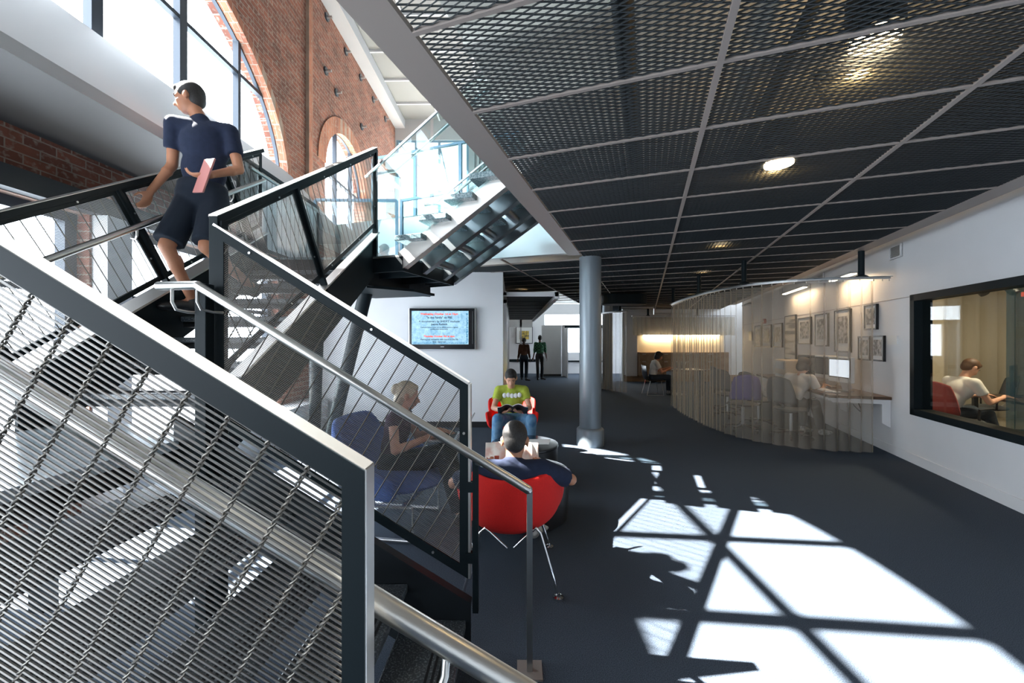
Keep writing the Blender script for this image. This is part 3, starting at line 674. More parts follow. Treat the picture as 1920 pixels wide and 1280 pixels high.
def glass_guard(g, label, s_list):
    r = thing('glass_balustrade', label, 'balustrade')
    for s0, s1 in s_list:
        f = (lambda s: ZL-.02 if s < 0 else ZL+.02+S3*s); e = .02
        tp = (lambda s: zt(s))
        pts = [P1p(s0+e, g, f(s0+e)+.0), P1p(s1-e, g, f(s1-e)), P1p(s1-e, g, tp(s1-e)), P1p(s0+e, g, tp(s0+e))]
        MB().slab(pts, tuple(Gd), .012).build('glass_pane', M_glass, r)
    MB().bar(P1p(s_list[0][0], g, tp(s_list[0][0])+.01), P1p(s_list[-1][1], g, tp(s_list[-1][1])+.01), .018, .022).build('top_rail', M_alu, r)
    return r
ga = glass_guard(-.02, 'glass balustrade on the near side of the top stair flight', [(-.45, .35), (.35, 1.15), (1.15, 1.95)])
gb = glass_guard(1.16, 'glass balustrade on the far side of the top stair flight', [(-.3, .5), (.5, 1.3), (1.3, 2.1)])
for r, g, sg in ((ga, .06, 1), (gb, 1.08, -1)):
    z0 = ZL+.17+.78
    MB().tube([P1p(-.4, g, ZL+.90), P1p(-.12, g, ZL+.90), P1p(1.95, g, ZL+.90+S3*2.07)], .018, 14).build('handrail', M_brushed, r, True)
    for s in (.1, .9, 1.6): MB().tube([P1p(s, g, ZL+.97+S3*s-.0), P1p(s, g-sg*.07, ZL+.94+S3*s)], .008, 8).build('bracket', M_brushed, r, True)
# glass guard of the landing, blue framed
def framed_glass(name, pts2, z0, z1, label):
    r = thing(name, label, 'glass panel'); a, b = Vector((*pts2[0], 0)), Vector((*pts2[1], 0)); n = (b-a).normalized().cross(Vector((0, 0, 1)))
    MB().slab([(a.x, a.y, z0), (b.x, b.y, z0), (b.x, b.y, z1), (a.x, a.y, z1)], tuple(n), .01).build('glass_pane', M_glass, r)
    mb = MB()
    for p, q in (((a.x, a.y, z0), (b.x, b.y, z0)), ((a.x, a.y, z1), (b.x, b.y, z1)), ((a.x, a.y, z0), (a.x, a.y, z1)), ((b.x, b.y, z0), (b.x, b.y, z1))): mb.bar(p, q, .035, .035, tuple(n))
    mb.build('frame', M_frameblue, r); return r
framed_glass('glass_guard', ((-2.75, 5.52), (-1.62, 5.55)), 2.45, 3.50, 'blue framed glass guard at the back of the upper landing')
framed_glass('glass_guard', ((-1.55, 5.55), (-.74, 5.2)), 2.45, 3.50, 'blue framed glass guard closing the far corner of the upper landing')
# screens of glass on the upper floor edge beyond the opening
ub = FG(-3.0, SO+.25); uc = FG(-1.1, SO+.25)
r = thing('glass_balustrade', 'glass balustrade on the upper floor edge beyond the stair opening', 'balustrade')
a, b = Vector(FG(-4.3, SO+.05, 3.52)), Vector(FG(-1.1, SO+.05, 3.52)); 
MB().slab([tuple(a), tuple(b), (b.x, b.y, 4.55), (a.x, a.y, 4.55)], tuple(Gd), .012).build('glass_pane', M_glass, r)
MB().bar((a.x, a.y, 4.56), (b.x, b.y, 4.56), .04, .03).build('top_rail', M_frameblue, r)
for k in range(5):
    p = a.lerp(b, k/4); MB().bar((p.x, p.y, 3.4), (p.x, p.y, 4.55), .05, .04, tuple(Gd)).build('post', M_frameblue, r)
# ================================================================== FURNITURE AND FITTINGS
def shell(name, m, parent, R, z0, H, th=.04, T=FI, drop=.0, seat=.24):
    """swan style bowl: R(phi), H(phi) give the rim; phi = 0 is the back, + to the left"""
    mb = MB(T); A = math.radians(122); NP, NT = 40, 14; vs = []
    for i in range(NP+1):
        ph = -A+2*A*i/NP
        for j in range(NT+1):
            t = j/NT; q = t*PI/2
            r = R(ph)*(.12+.88*math.sin(q)**.9); z = z0+(H(ph)-z0)*(1-math.cos(q))**1.25
            r += .035*math.sin(t*PI)*abs(math.cos(ph))
            vs.append((r*math.sin(ph), -r*math.cos(ph)*(.86 if abs(ph) < PI/2 else 1), z))
    fs = [(i*(NT+1)+j, i*(NT+1)+j+1, (i+1)*(NT+1)+j+1, (i+1)*(NT+1)+j) for i in range(NP) for j in range(NT)]
    mb.add(vs, fs); o = mb.build(name, m, parent, True)
    s = o.modifiers.new('s', 'SOLIDIFY'); s.thickness = th; s.offset = 0
    b = o.modifiers.new('b', 'SUBSURF'); b.levels = 1; b.render_levels = 1
    o.data.polygons.foreach_set('use_smooth', [True]*len(o.data.polygons)); return o
def sm(x, a, b): t = max(0, min(1, (x-a)/(b-a))); return t*t*(3-2*t)
def swan(label, group=None):
    t = thing('lounge_chair', label, 'chair', (0, 0, 0), group)
    Rf = lambda p: (.37-.02*sm(abs(p), .2, .9)-.05*math.exp(-((abs(p)-1.42)/.16)**2)+.0*abs(p))
    Hf = lambda p: (.71+.03*math.exp(-((abs(p)-.75)/.35)**2))*(1-sm(abs(p), 1.15, 1.45))+(.56)*sm(abs(p), 1.15, 1.45)-.12*sm(abs(p), 1.75, 2.12)
    shell('seat_shell', M_red, t, Rf, .335, Hf)
    MB().ell((0, .03, .42), (.27, .28, .055), None, 28, 10).build('seat_cushion', M_red, t, True)
    for sx in (-1, 1):
        for sy in (-1, 1):
            h_ = 0 if sy < 0 else -.05; a = (sx*.025, sy*.22, .265); b = (sx*.125, sy*.265, .385+h_); c = (sx*.152, sy*.27, .41+h_); d = (sx*.178, sy*.275, .385+h_); e = (sx*.285, sy*.29, .015)
            lg = MB().tube([a, b, c, d, e], .0095, 10).build('leg', M_chrome, t, True)
            MB().lathe([(.010, .035), (.014, .018), (.030, .014), (.032, .0)], (e[0], e[1], 0), 18).build('foot', M_chrome, lg, True)
    MB().lathe([(.05, .25), (.06, .265), (.12, .30), (.05, .33)], (0, 0, 0), 18).build('hub', M_chrome, t, True)
    return t
c1 = swan('red swan shaped lounge chair seen from behind with a man in navy sitting in it')
c1.location = (-.01, 2.62, 0)
c2 = dup(c1, (.0, 5.42, 0), PI, 'red swan shaped lounge chair facing the camera with a man in green reading')
c1.rotation_euler = (0, 0, 0)
# blue lounge chair: deep bowl on a square steel sled
bc = thing('lounge_chair', 'blue wool lounge chair with steel sled legs under the blond woman', 'chair', (0, 0, 0))
shell('seat_shell', M_blue, bc, lambda p: .47-.03*sm(abs(p), .3, 1.0), .30, lambda p: .90-.30*sm(abs(p), .55, 1.2)-.10*sm(abs(p), 1.6, 2.1), .06)
MB().ell((0, .08, .40), (.36, .40, .08), None, 28, 10).build('seat_cushion', M_blue, bc, True)
mb = MB()
for sx in (-1, 1): mb.tube([(sx*.30, -.30, 0.02), (sx*.30, -.30, .27), (sx*.30, .32, .27), (sx*.30, .32, .02), (sx*.30, -.30, .02)], .014, 10)
mb.bar((-.30, -.2, .27), (.30, -.2, .27), .04, .02).bar((-.30, .25, .27), (.30, .25, .27), .04, .02)
mb.build('sled_base', M_alu, bc, True)
bc.location = (-1.02, 3.30, 0); bc.rotation_euler = (0, 0, math.radians(-98))
# tables
def drum(loc, label):
    t = thing('coffee_table', label, 'table')
    MB().lathe([(.33, 0), (.355, .02), (.362, .36), (.362, .375)], (0, 0, 0), 56).build('drum', M_black, t, True)
    MB().lathe([(.366, .375), (.370, .385), (.366, .40), (.35, .402)], (0, 0, 0), 56).build('tabletop', M_blackgl, t, True)
    t.location = loc; return t
drum((.14, 4.36, 0), 'round black drum table with white papers, between the two red chairs')
drum((.13, 3.45, 0), 'round black drum table in front of the man in navy')
tag(MB().slab([(.16, 4.28, .403), (.40, 4.28, .403), (.44, 4.50, .403), (.20, 4.50, .403)], (0, 0, 1), .004).build('paper', M_paper), 'white sheet of paper on the farther black drum table', 'paper')
tag(MB().slab([(.12, 4.12, .403), (.22, 4.12, .403), (.27, 4.30, .403), (.16, 4.30, .403)], (0, 0, 1), .003).build('paper', M_paper), 'second white sheet lying nearer the edge of the black drum table', 'paper')
# television
tv = thing('television', 'wall mounted flat television with a pale blue notice on the screen', 'television', (0, 0, 0))
TX0, TX1, TZ0, TZ1, TY = -1.80, -.655, 1.385, 2.10, 6.90
MB().box(TX0-.012, TX1+.012, TY+.02, TY+.085, TZ0-.012, TZ1+.012).build('back_case', M_alu, tv, bevel=.008)
MB().box(TX0, TX1, TY, TY+.04, TZ0, TZ1).build('bezel', M_blackgl, tv, bevel=.006)
MB().box(TX1-.04, TX1-.032, TY-.003, TY, TZ0+.09, TZ1-.05).build('speaker_strip', M_grayfab, tv)
MB().box(-1.4, -1.05, TY+.08, 6.995, 1.6, 1.9).build('wall_bracket', M_black, tv)
M_scr = mat('screen_image', (.1, .2, .3), .4); b = M_scr.node_tree.nodes['Principled BSDF']
tc = nd(M_scr, 'ShaderNodeTexCoord'); n = nd(M_scr, 'ShaderNodeTexNoise'); n.inputs['Scale'].default_value = 14; n.inputs['Detail'].default_value = 8; n.inputs['Roughness'].default_value = .75
lk(M_scr, tc.outputs['Object'], n.inputs['Vector']); r_ = nd(M_scr, 'ShaderNodeValToRGB'); r_.color_ramp.elements[0].position = .33; r_.color_ramp.elements[0].color = (.10, .28, .42, 1); r_.color_ramp.elements[1].position = .62; r_.color_ramp.elements[1].color = (.48, .72, .86, 1)
lk(M_scr, n.outputs['Fac'], r_.inputs[0]); lk(M_scr, r_.outputs[0], b.inputs['Emission Color']); b.inputs['Emission Strength'].default_value = .95
SX0, SX1, SZ0, SZ1 = TX0+.045, TX1-.105, TZ0+.085, TZ1-.045
MB().box(SX0, SX1, TY-.002, TY, SZ0, SZ1).build('screen', M_scr, tv)
M_tr = mat('red_text', (.8, .1, .05), .5, emit=(.80, .05, .015), es=.7); M_tb = mat('blue_text', (.02, .06, .12), .5)
M_bd = mat('blue_border', (.03, .2, .35), .5, emit=(.02, .16, .30), es=.6)
mb = MB(); random.seed(3)
for k in range(26):
    z = SZ0+.02+k*(SZ1-SZ0-.05)/26; mb.box(SX1-.045+random.uniform(0, .012), SX1-.018+random.uniform(-.01, .012), TY-.004, TY-.002, z, z+random.uniform(.008, .02))
for k in range(44):
    x = SX0+.03+k*(SX1-SX0-.06)/44; mb.box(x, x+random.uniform(.006, .014), TY-.004, TY-.002, SZ0+.012, SZ0+.012+random.uniform(.015, .03))
mb.build('screen_border', M_bd, tv)
def text(body, x, z, size, m, parent, y, bold=0, name='screen_text', R=(PI/2, 0, 0), loc=None):
    cu = bpy.data.curves.new(name, 'FONT'); cu.body = body; cu.size = size; cu.align_x = 'CENTER'; cu.align_y = 'CENTER'; cu.offset = bold; cu.resolution_u = 3
    o = bpy.data.objects.new(name, cu); COL.objects.link(o); o.location = loc or (x, y, z); o.rotation_euler = R; me = bpy.data.meshes.new_from_object(o.evaluated_get(bpy.context.evaluated_depsgraph_get())); me.materials.clear(); me.materials.append(m); q = bpy.data.objects.new(name, me); COL.objects.link(q); q.location = o.location; q.rotation_euler = R; q.parent = parent; bpy.data.objects.remove(o); return q
cxs = (SX0+SX1)/2-.015; ty = TY-.005
for body, dz, size, m, bd in (('Wednesday October 1st at 10pm', .055, .048, M_tr, .0008), ('"In the Family" on PBS', .118, .050, M_tb, .0005), ('A documentary by SHIDFZ graduate', .185, .048, M_tb, 0), ('Joanna Rudnick', .235, .046, M_tb, .0006),
        ('A personal look at women and the difficult decisions of genetic', .288, .026, M_tb, 0), ('predisposition testing results', .318, .026, M_tb, 0), ('Thursday October 9th at 6pm', .445, .044, M_tr, .0008), ('Viewing and discussion with Joanna in the 7th', .50, .036, M_tb, 0), ('floor classroom', .54, .036, M_tb, 0)):
    text(body, cxs, SZ1-dz, size*1.0, m, tv, ty, bd+.0009)
MB().box(-1.25, -1.19, TY-.003, TY, TZ0+.038, TZ0+.048).build('logo', M_alu, tv)
# ------------------------------------------------ right wall: pictures, vents, lamps
def RWy(u): return 3.16/(CT*(u-960)/FPX-ST)
def RWs(u): y = RWy(u); x = (u-960)/FPX*y; return x*ST+y*CT
def RWz(u, v): return 1.52-(v-640)/FPX*RWy(u)
def print_mat(i, c1, c2, sc):
    return noise_mat('print_%s' % 'abcdefghijklm'[i], c1, c2, sc, .5, 0, 0, .42, .58, 5)
pics = [((1417, 1429, 610, 650), 'small framed print at the far end of the picture row, behind the curtain'), ((1431, 1448, 609, 651), 'framed print second from the far end of the row'), ((1453, 1468.5, 606, 651), 'narrow framed print third from the far end of the row'),
        ((1474, 1494.5, 591, 674), 'tall framed print with striped dark and light bands'), ((1499, 1523, 595, 645), 'framed dark photograph right of the tall striped print'), ((1531, 1555.5, 588, 649), 'framed photograph above the bent head of the person at the desk'),
        ((1568, 1598, 580, 660), 'largest framed print, above the white monitor'), ((1624.5, 1648, 571, 618), 'framed print hung highest at the near end of the row'), ((1613, 1635, 630, 675), 'left of the two small framed prints above the desk end'), ((1638, 1661.5, 629, 677), 'right of the two small framed prints above the desk end')]
for i, ((u0, u1, v0, v1), lb) in enumerate(pics):
    s1, s0 = RWs(u0), RWs(u1); um = (u0+u1)/2; z1 = (RWz(um, v0)); z0 = RWz(um, v1); t = thing('picture_frame', lb, 'picture', (0, 0, 0), 'framed prints on the white wall')
    wf_ = .022; mb = MB(FG); mb.box(3.125, 3.158, s0, s1, z0, z0+wf_).box(3.125, 3.158, s0, s1, z1-wf_, z1).box(3.125, 3.158, s0, s0+wf_, z0, z1).box(3.125, 3.158, s1-wf_, s1, z0, z1); mb.build('frame', M_black, t)
    MB(FG).box(3.135, 3.15, s0+.01, s1-.01, z0+.01, z1-.01).build('mat_board', M_paper, t)
    dz, ds = (z1-z0)*.16, (s1-s0)*.17
    if i == 3: dz, ds = .03, .03
    pm = print_mat(i, (.04, .04, .04) if i % 3 else (.10, .09, .08), (.45, .44, .42), 10+i) if i != 3 else noise_mat('print_striped', (.06, .05, .045), (.62, .56, .46), 3.2, .5, 0, 0, .44, .56, 2, None, (.2, .2, 3))
    MB(FG).box(3.130, 3.136, s0+ds, s1-ds, z0+dz*1.3, z1-dz).build('print', pm, t)
tag(MB(FG).box(3.14, 3.158, RWs(1685), RWs(1667), RWz(1676, 646), RWz(1676, 629)).build('wall_label', M_paper), 'small white caption card on the wall beside the window', 'label')
tag(MB(FG).box(3.12, 3.158, RWs(1412), RWs(1406.5), RWz(1409, 638), RWz(1409, 621)).build('wall_plate', M_black), 'small dark wall plate past the far end of the picture row', 'plate')
def vent(u0, u1, v0, v1, lb):
    s0, s1 = RWs(u1), RWs(u0); um = (u0+u1)/2; z0, z1 = RWz(um, v1), RWz(um, v0); t = thing('air_vent', lb, 'vent')
    MB(FG).box(3.150, 3.158, s0, s1, z0, z1).build('backing', M_black, t)
    mb = MB(FG)
    for a, b, c, d in ((s0, s1, z0, z0+.02), (s0, s1, z1-.02, z1), (s0, s0+.02, z0, z1), (s1-.02, s1, z0, z1)): mb.box(3.135, 3.158, a, b, c, d)
    mb.build('frame', M_white, t); mb = MB(FG)
    for k in range(9): z = z0+.03+(z1-z0-.05)*k/9; mb.box(3.14, 3.155, s0, s1, z, z+.008)
    mb.build('louvre', M_alu, t)
vent(1671, 1693, 459, 484, 'white louvred air vent high on the wall nearest the window'); vent(1535, 1546, 513, 527, 'grey air vent high on the wall above the middle prints'); vent(1462, 1468, 541, 552, 'small grey air vent farthest along the wall')
al = thing('fire_alarm', 'small round red fire alarm above the farther prints', 'alarm'); s_ = RWs(1436); z_ = RWz(1436, 602)
MB(FG).tube([(3.158, s_, z_), (3.10, s_, z_)], .07, 18).build('alarm_body', mat('alarm_red', (.35, .03, .02), .4), al, True); MB(FG).tube([(3.10, s_, z_), (3.09, s_, z_)], .035, 14).build('alarm_lens', M_paper, al, True)
def walllamp(u0, u1, v, lit, lb):
    s0, s1 = RWs(u1), RWs(u0); z = RWz((u0+u1)/2, v); t = thing('wall_lamp', lb, 'lamp', (0, 0, 0), 'linear lamps washing the picture wall')
    MB(FG).box(2.93, 3.03, s0, s1, z+.015, z+.05).build('housing', M_alu if lit else M_steel, t, bevel=.006)
    MB(FG).box(2.945, 3.015, s0+.02, s1-.02, z+.002, z+.016).build('diffuser', M_strip if lit else M_alu, t)
    MB(FG).bar((3.02, (s0+s1)/2, z+.035), (3.158, (s0+s1)/2, z+.06), .03, .02).build('arm', M_dark, t)
    if lit:
        l = bpy.data.lights.new('lamp_light', 'AREA'); l.shape = 'RECTANGLE'; l.size = .07; l.size_y = s1-s0; l.energy = 12; l.color = (1, .66, .34)
        o = bpy.data.objects.new('lamp_light', l); COL.objects.link(o); o.location = FG(2.98, (s0+s1)/2, z-.004); o.rotation_euler = (0, 0, -TH); o.parent = t
walllamp(1582, 1630, 520, True, 'warm lit linear lamp on the wall above the nearer prints'); walllamp(1487, 1531, 545, True, 'warm lit linear lamp on the wall above the middle prints'); walllamp(1406, 1420, 572, False, 'unlit linear lamp at the far end of the picture wall')
# ceiling lamps
for (x, y), lb in (((1.84, 2.72), 'round lit ceiling lamp above the mesh panel in the middle of the ceiling'), ((PX(1640, 48, 1.69)[0], 1.69), 'round lit ceiling lamp above the mesh at the top of the view'), ((2.63, 4.95), 'round lit ceiling lamp above the mesh before the curtain track'), ((3.35, 6.9), 'round lit ceiling lamp above the mesh over the curtain'), ((1.7, 9.6), 'round lit ceiling lamp far beyond the grey column'), ((.2, 9.2), 'round lit ceiling lamp near the corridor panel'), ((4.6, 10.2), 'round lit ceiling lamp over the study area')):
    zl = 2.735 if x == 1.84 else 2.80; t = thing('ceiling_light', lb, 'lamp', (x, y, 2.80), 'round lamps above the mesh')
    MB().lathe([(.10, .03), (.10, .20), (.04, .24)], (x, y, 2.80), 24).build('housing', M_dark, t, True)
    MB().lathe([(.088, .005), (.088, .028)], (x, y, zl-.004), 28).build('lens', M_glow, t, True)
    l = bpy.data.lights.new('lamp_light', 'POINT'); l.energy = 7; l.color = (1, .62, .25); l.shadow_soft_size = .04
    o = bpy.data.objects.new('lamp_light', l); COL.objects.link(o); o.location = (.06, .13, .0); o.parent = t
# ------------------------------------------------ curtains
def curve_pts(ctrl, step=.009):
    out = []; P_ = [Vector((*c, 0)) for c in ctrl]; P_ = [P_[0]*2-P_[1]]+P_+[P_[-1]*2-P_[-2]]
    for i in range(1, len(P_)-2):
        n = max(2, int((P_[i+1]-P_[i]).length/step))
        for k in range(n):
            t = k/n; a, b, c, d = P_[i-1:i+3]
            out.append(.5*((2*b)+(c-a)*t+(2*a-5*b+4*c-d)*t*t+(3*b-a-3*c+d)*t**3))
    out.append(P_[-2]); return out
def curtain(label, ctrl, z0, z1, m, fold=.12, amp=.032, fl=0, cat='curtain'):
    t = thing('curtain', label, cat); pts = curve_pts(ctrl); vs = []; L = 0; random.seed(11); ph = 0
    for i, p in enumerate(pts):
        d = (pts[min(i+1, len(pts)-1)]-pts[max(i-1, 0)]).normalized(); nn = Vector((-d.y, d.x, 0))
        ph += 2*PI*.009/(fold*(1+.2*math.sin(i*.017)))
        sc_ = abs(math.sin(ph/2))**.8; a_ = amp*(1.5*sc_-.8+.2*math.sin(ph*.37)); b_ = amp*1.15*(1.5*sc_-.8+.25*math.sin(ph*.37+.4))
        q = p+nn*a_*.8; q2 = p+nn*b_; vs += [(q2.x, q2.y, z0+.006*math.sin(ph*.5)), (q.x, q.y, z1)]
    mb = MB(); mb.add(vs, [(2*i, 2*i+2, 2*i+3, 2*i+1) for i in range(len(pts)-1)]); mb.build('cloth', m, t, True)
    return t, pts
ctl = [(4.86, 5.30), (4.50, 5.36), (4.10, 5.50), (3.78, 5.74), (3.56, 6.08), (3.46, 6.6), (3.46, 7.3), (3.55, 8.2), (3.74, 9.2)]
ct, cp = curtain('long curved sheer curtain screening the person at the desk', ctl, .03, 2.33, M_sheer, .13, .032)
def rail(ctrl, z, posts, lb, ztop=2.74):
    t = thing('curtain_track', lb, 'curtain rail'); pts = curve_pts(ctrl, .08); mb = MB()
    for p, q in zip(pts, pts[1:]): mb.bar((p.x, p.y, z), (q.x, q.y, z), .05, .022)
    mb.build('track', M_alu, t); mb = MB()
    for p, q in zip(pts, pts[1:]): mb.bar((p.x, p.y, z+.016), (q.x, q.y, z+.016), .12, .006)
    mb.build('top_plate', M_rail, t); mb = MB(); p2 = curve_pts(ctrl, .13)
    for p in p2: mb.tube([(p.x, p.y, z-.012), (p.x, p.y, z-.04)], .006, 6)
    mb.build('glider', M_alu, t)
    for x, y in posts: MB().tube([(x, y, z+.01), (x, y, ztop)], .036, 14).lathe([(.075, 0), (.075, .012), (.04, .03)], (x, y, z+.016), 16).build('hanger', M_steel, t, True)
    return t
rail([(5.05, 5.28)]+ctl[0:], 2.37, [(4.72, 5.33), (3.50, 5.95), (3.46, 7.3), (3.72, 9.1)], 'curved steel curtain track hung from the ceiling on grey posts')
ct2 = [(3.30, 11.6), (3.15, 12.0), (3.12, 12.6), (3.2, 13.4), (3.5, 14.2)]
curtain('sheer curtain beyond the grey column', [(3.34, 11.5), (3.0, 11.9), (2.85, 12.5), (2.9, 13.6)], .03, 2.36, M_sheer, .12, .035)
rail([(3.36, 11.5), (3.0, 11.9), (2.85, 12.5), (2.9, 13.6)], 2.40, [(3.2, 11.7), (2.86, 12.9)], 'short curtain track beyond the grey column')
curtain('cream curtain gathered across the far wall of the study area', [(4.45, 14.55), (6, 14.6), (8.2, 14.5)], 1.75, 2.42, M_sheer2, .16, .035)
rail([(4.4, 14.5), (6, 14.55), (8.2, 14.45)], 2.45, [(5.0, 14.5), (6.8, 14.5)], 'curtain track along the far wall of the study area')
# ------------------------------------------------ far study area: panel, lit niche, drawers
tag(MB().box(4.28, 4.70, 14.78, 14.84, .22, 2.15).build('whiteboard', M_white, bevel=.01), 'tall white panel left of the lit niche', 'board')
cb_ = thing('credenza', 'wooden cabinet with drawers below the lit cream niche', 'cabinet')
MB().box(4.72, 8.0, 14.55, 14.98, .25, 1.12).build('body', M_wood, cb_)
for i in range(4):
    for j in range(3):
        d = MB().box(4.76+i*.81, 5.53+i*.81, 14.53, 14.55, .29+j*.275, .545+j*.275).build('drawer', M_wood, cb_, bevel=.004)
        MB().box(4.80+i*.81, 4.93+i*.81, 14.515, 14.53, .49+j*.275, .505+j*.275).build('handle', M_alu, d)
tag(MB().box(4.72, 8.0, 14.90, 14.98, 1.12, 1.82).build('niche_panel', M_cream), 'cream back panel of the lit niche above the drawers', 'panel')
nl = thing('strip_light', 'thin white strip light glowing across the niche', 'lamp'); MB().box(4.95, 7.8, 14.80, 14.86, 1.74, 1.775).build('diffuser', M_strip, nl); MB().box(4.95, 7.8, 14.80, 14.905, 1.775, 1.80).build('housing', M_alu, nl)
l = bpy.data.lights.new('lamp_light', 'AREA'); l.shape = 'RECTANGLE'; l.size = 2.8; l.size_y = .05; l.energy = 26; l.color = (1, .78, .48)
o = bpy.data.objects.new('lamp_light', l); COL.objects.link(o); o.location = (6.4, 14.78, 1.73); o.rotation_euler = (math.radians(35), 0, 0); o.parent = nl
dr = thing('oval_duct', 'dark oval drum hanging under the ceiling right of the grey column', 'duct')
mb = MB(); pts = [(2.55+.32*math.cos(a), 9.9+.32*math.sin(a)) if math.cos(a) < 0 else (3.05+.32*math.cos(a), 9.9+.32*math.sin(a)) for a in [2*PI*(i+.5)/32 for i in range(32)]]
mb.prism(pts, 2.44, 2.70); mb.build('drum', M_steel, dr, bevel=.03)
MB().tube([(2.8, 9.9, 2.70), (2.8, 9.9, 2.74)], .03, 10).build('stem', M_steel, dr, True)
mb = MB().tube([(3.5, 12.8, 2.62), (4.6, 12.8, 2.62), (4.6, 12.8, 2.42), (5.8, 12.8, 2.42)], .03, 10)
tag(mb.build('pipe', M_alu, None, True), 'thin bent pipe under the ceiling of the study area', 'pipe')
# ------------------------------------------------ desk with computers
dk = thing('wall_desk', 'long dark wooden desk on white brackets under the pictures', 'desk')
MB(FG).box(2.44, 3.15, 6.72, 10.6, .725, .765).build('desktop', M_walnut, dk, bevel=.004)
MB(FG).box(2.46, 2.49, 6.8, 10.5, .68, .725).build('apron', M_white, dk)
for s_ in (6.76, 8.0, 9.3, 10.4):
    MB(FG).slab([(3.155, s_, .34), (3.06, s_, .40), (3.06, s_, .66), (3.155, s_, .66)], (0, 1, 0), .045).slab([(3.155, s_, .66), (2.50, s_, .66), (2.46, s_, .725), (3.155, s_, .725)], (0, 1, 0), .045).build('bracket', M_white, dk)
def computer(w, s, lit, lb, rz=0, sc=1, m=None):
    x, y, _ = FG(w, s); t = thing('monitor', lb, 'computer', (0, 0, 0)); m = m or M_paper
    MB().box(-.24*sc, .24*sc, -.02, .03, .13, .13+.39*sc).build('case', m, t, bevel=.01)
    MB().box(-.222*sc, .222*sc, -.024, -.02, .20, .11+.38*sc).build('screen_bezel', M_blackgl, t)
    MB().box(-.205*sc, .205*sc, -.027, -.024, .215, .095+.38*sc).build('screen', M_white_l if lit else M_grayfab, t)
    MB().bar((0, .03, .22), (0, .10, .005), .14, .01, (1, 0, 0)).box(-.09, .09, -.06, .13, 0, .01).build('stand', M_alu, t)
    t.location = (x, y, .766); t.rotation_euler = (0, 0, rz); return t
R_ = -TH
computer(2.82, 7.35, True, 'white all in one computer with a lit screen nearest the desk end', R_+math.radians(-76), 1.0)
computer(2.86, 8.0, False, 'dark screened computer next to the lit one', R_+math.radians(-76), 1.0)
computer(2.86, 8.7, False, 'dark computer behind the bent head at the desk', R_+math.radians(-62), .95, M_grayfab)
pr = thing('printer', 'beige box shaped machine at the far part of the desk', 'printer'); MB(FG).box(2.65, 3.10, 9.3, 10.0, .766, 1.14).build('case', noise_mat('beige_plastic', (.52, .44, .34), (.5, .42, .32), 3, .5), pr, bevel=.02); MB(FG).box(2.64, 2.65, 9.38, 9.92, .80, .84).box(2.64, 2.65, 9.38, 9.92, .95, 1.10).build('tray', M_ledge, pr)
kb = thing('keyboard', 'white keyboard under the hands of the person at the desk', 'keyboard'); MB(FG).box(2.52, 2.66, 7.05, 7.48, .766, .782).build('case', M_paper, kb, bevel=.004)
mb = MB(FG)
for i in range(4):
    for j in range(13): mb.box(2.53+i*.031, 2.555+i*.031, 7.07+j*.031, 7.095+j*.031, .782, .787)
tag(mb.build('keys', M_white, kb), None, None, None, 'stuff')
tag(MB(FG).ell((2.62, 6.95, .782), (.05, .03, .016)).build('mouse', M_paper, None, True), 'white mouse beside the keyboard on the desk', 'mouse')
mb = MB(FG); mb.tube([(2.95, 7.1+.04*math.sin(i*.8), .70-.03*i) if i < 7 else (2.95, 7.1+.04*math.sin(i*.8)+.04*(i-7), .5+.02*(i-7)) for i in range(12)], .006, 6)
tag(mb.build('cable', M_black, None, True), 'black cable hanging under the desk end', 'cable')
# office chairs
def office_chair(lb, m, back_m=None):
    t = thing('office_chair', lb, 'chair'); back_m = back_m or m
    MB().ell((0, 0, .46), (.24, .24, .045), None, 24, 8).build('seat', m, t, True)
    mb = MB(); vs = []
    for i in range(9):
        for j in range(9):
            u, v = i/4-1, j/8; w_ = .225*(1-.25*v*v) ; vs.append((u*w_*math.sqrt(1-.12*(2*v-1)**4), -.24-.07*v+.06*u*u, .56+.42*v-.05*u*u*v))
    mb.add(vs, [(i*9+j, i*9+j+1, (i+1)*9+j+1, (i+1)*9+j) for i in range(8) for j in range(8)]); o = mb.build('backrest', back_m, t, True); s = o.modifiers.new('s', 'SOLIDIFY'); s.thickness = .03
    for sx in (-1, 1): MB().tube([(sx*.18, 0, .44), (sx*.27, -.02, .46), (sx*.28, -.02, .64), (sx*.27, .14, .66)], .014, 8).build('armrest', M_black, t, True)
    MB().bar((0, -.12, .43), (0, -.27, .62), .05, .012).build('back_bar', M_alu, t)
    MB().tube([(0, 0, .44), (0, 0, .09)], .025, 12).build('gas_lift', M_alu, t, True)
    for k in range(5):
        a = 2*PI*k/5+.3; l_ = MB().bar((0, 0, .10), (.27*math.cos(a), .27*math.sin(a), .075), .035, .025).build('leg', M_black, t)
        MB().tube([(.27*math.cos(a)-.015*math.sin(a), .27*math.sin(a)+.015*math.cos(a), .030), (.27*math.cos(a)+.015*math.sin(a), .27*math.sin(a)-.015*math.cos(a), .030)], .030, 12).build('caster', M_black, l_, True)
    return t
oc = office_chair('grey office chair under the person at the near end of the desk', M_grayfab)
def at(o, x, y, rz): o.location = (x, y, 0); o.rotation_euler = (0, 0, math.radians(rz))
at(oc, 4.42, 6.25, -70)
for (x, y, rz), lb in (((4.5, 7.2, -75), 'grey office chair directly behind the seated person at the desk'), ((4.35, 7.95, -60), 'grey office chair in the middle of the row at the desk'), ((4.75, 8.7, -100), 'grey office chair pushed in close to the beige machine')):
    c = dup(oc, (x, y, 0), math.radians(rz), lb, None)
pc = office_chair('grey and purple office chair at the far left of the row', M_grayfab, M_purple); at(pc, 3.95, 6.75, -20)
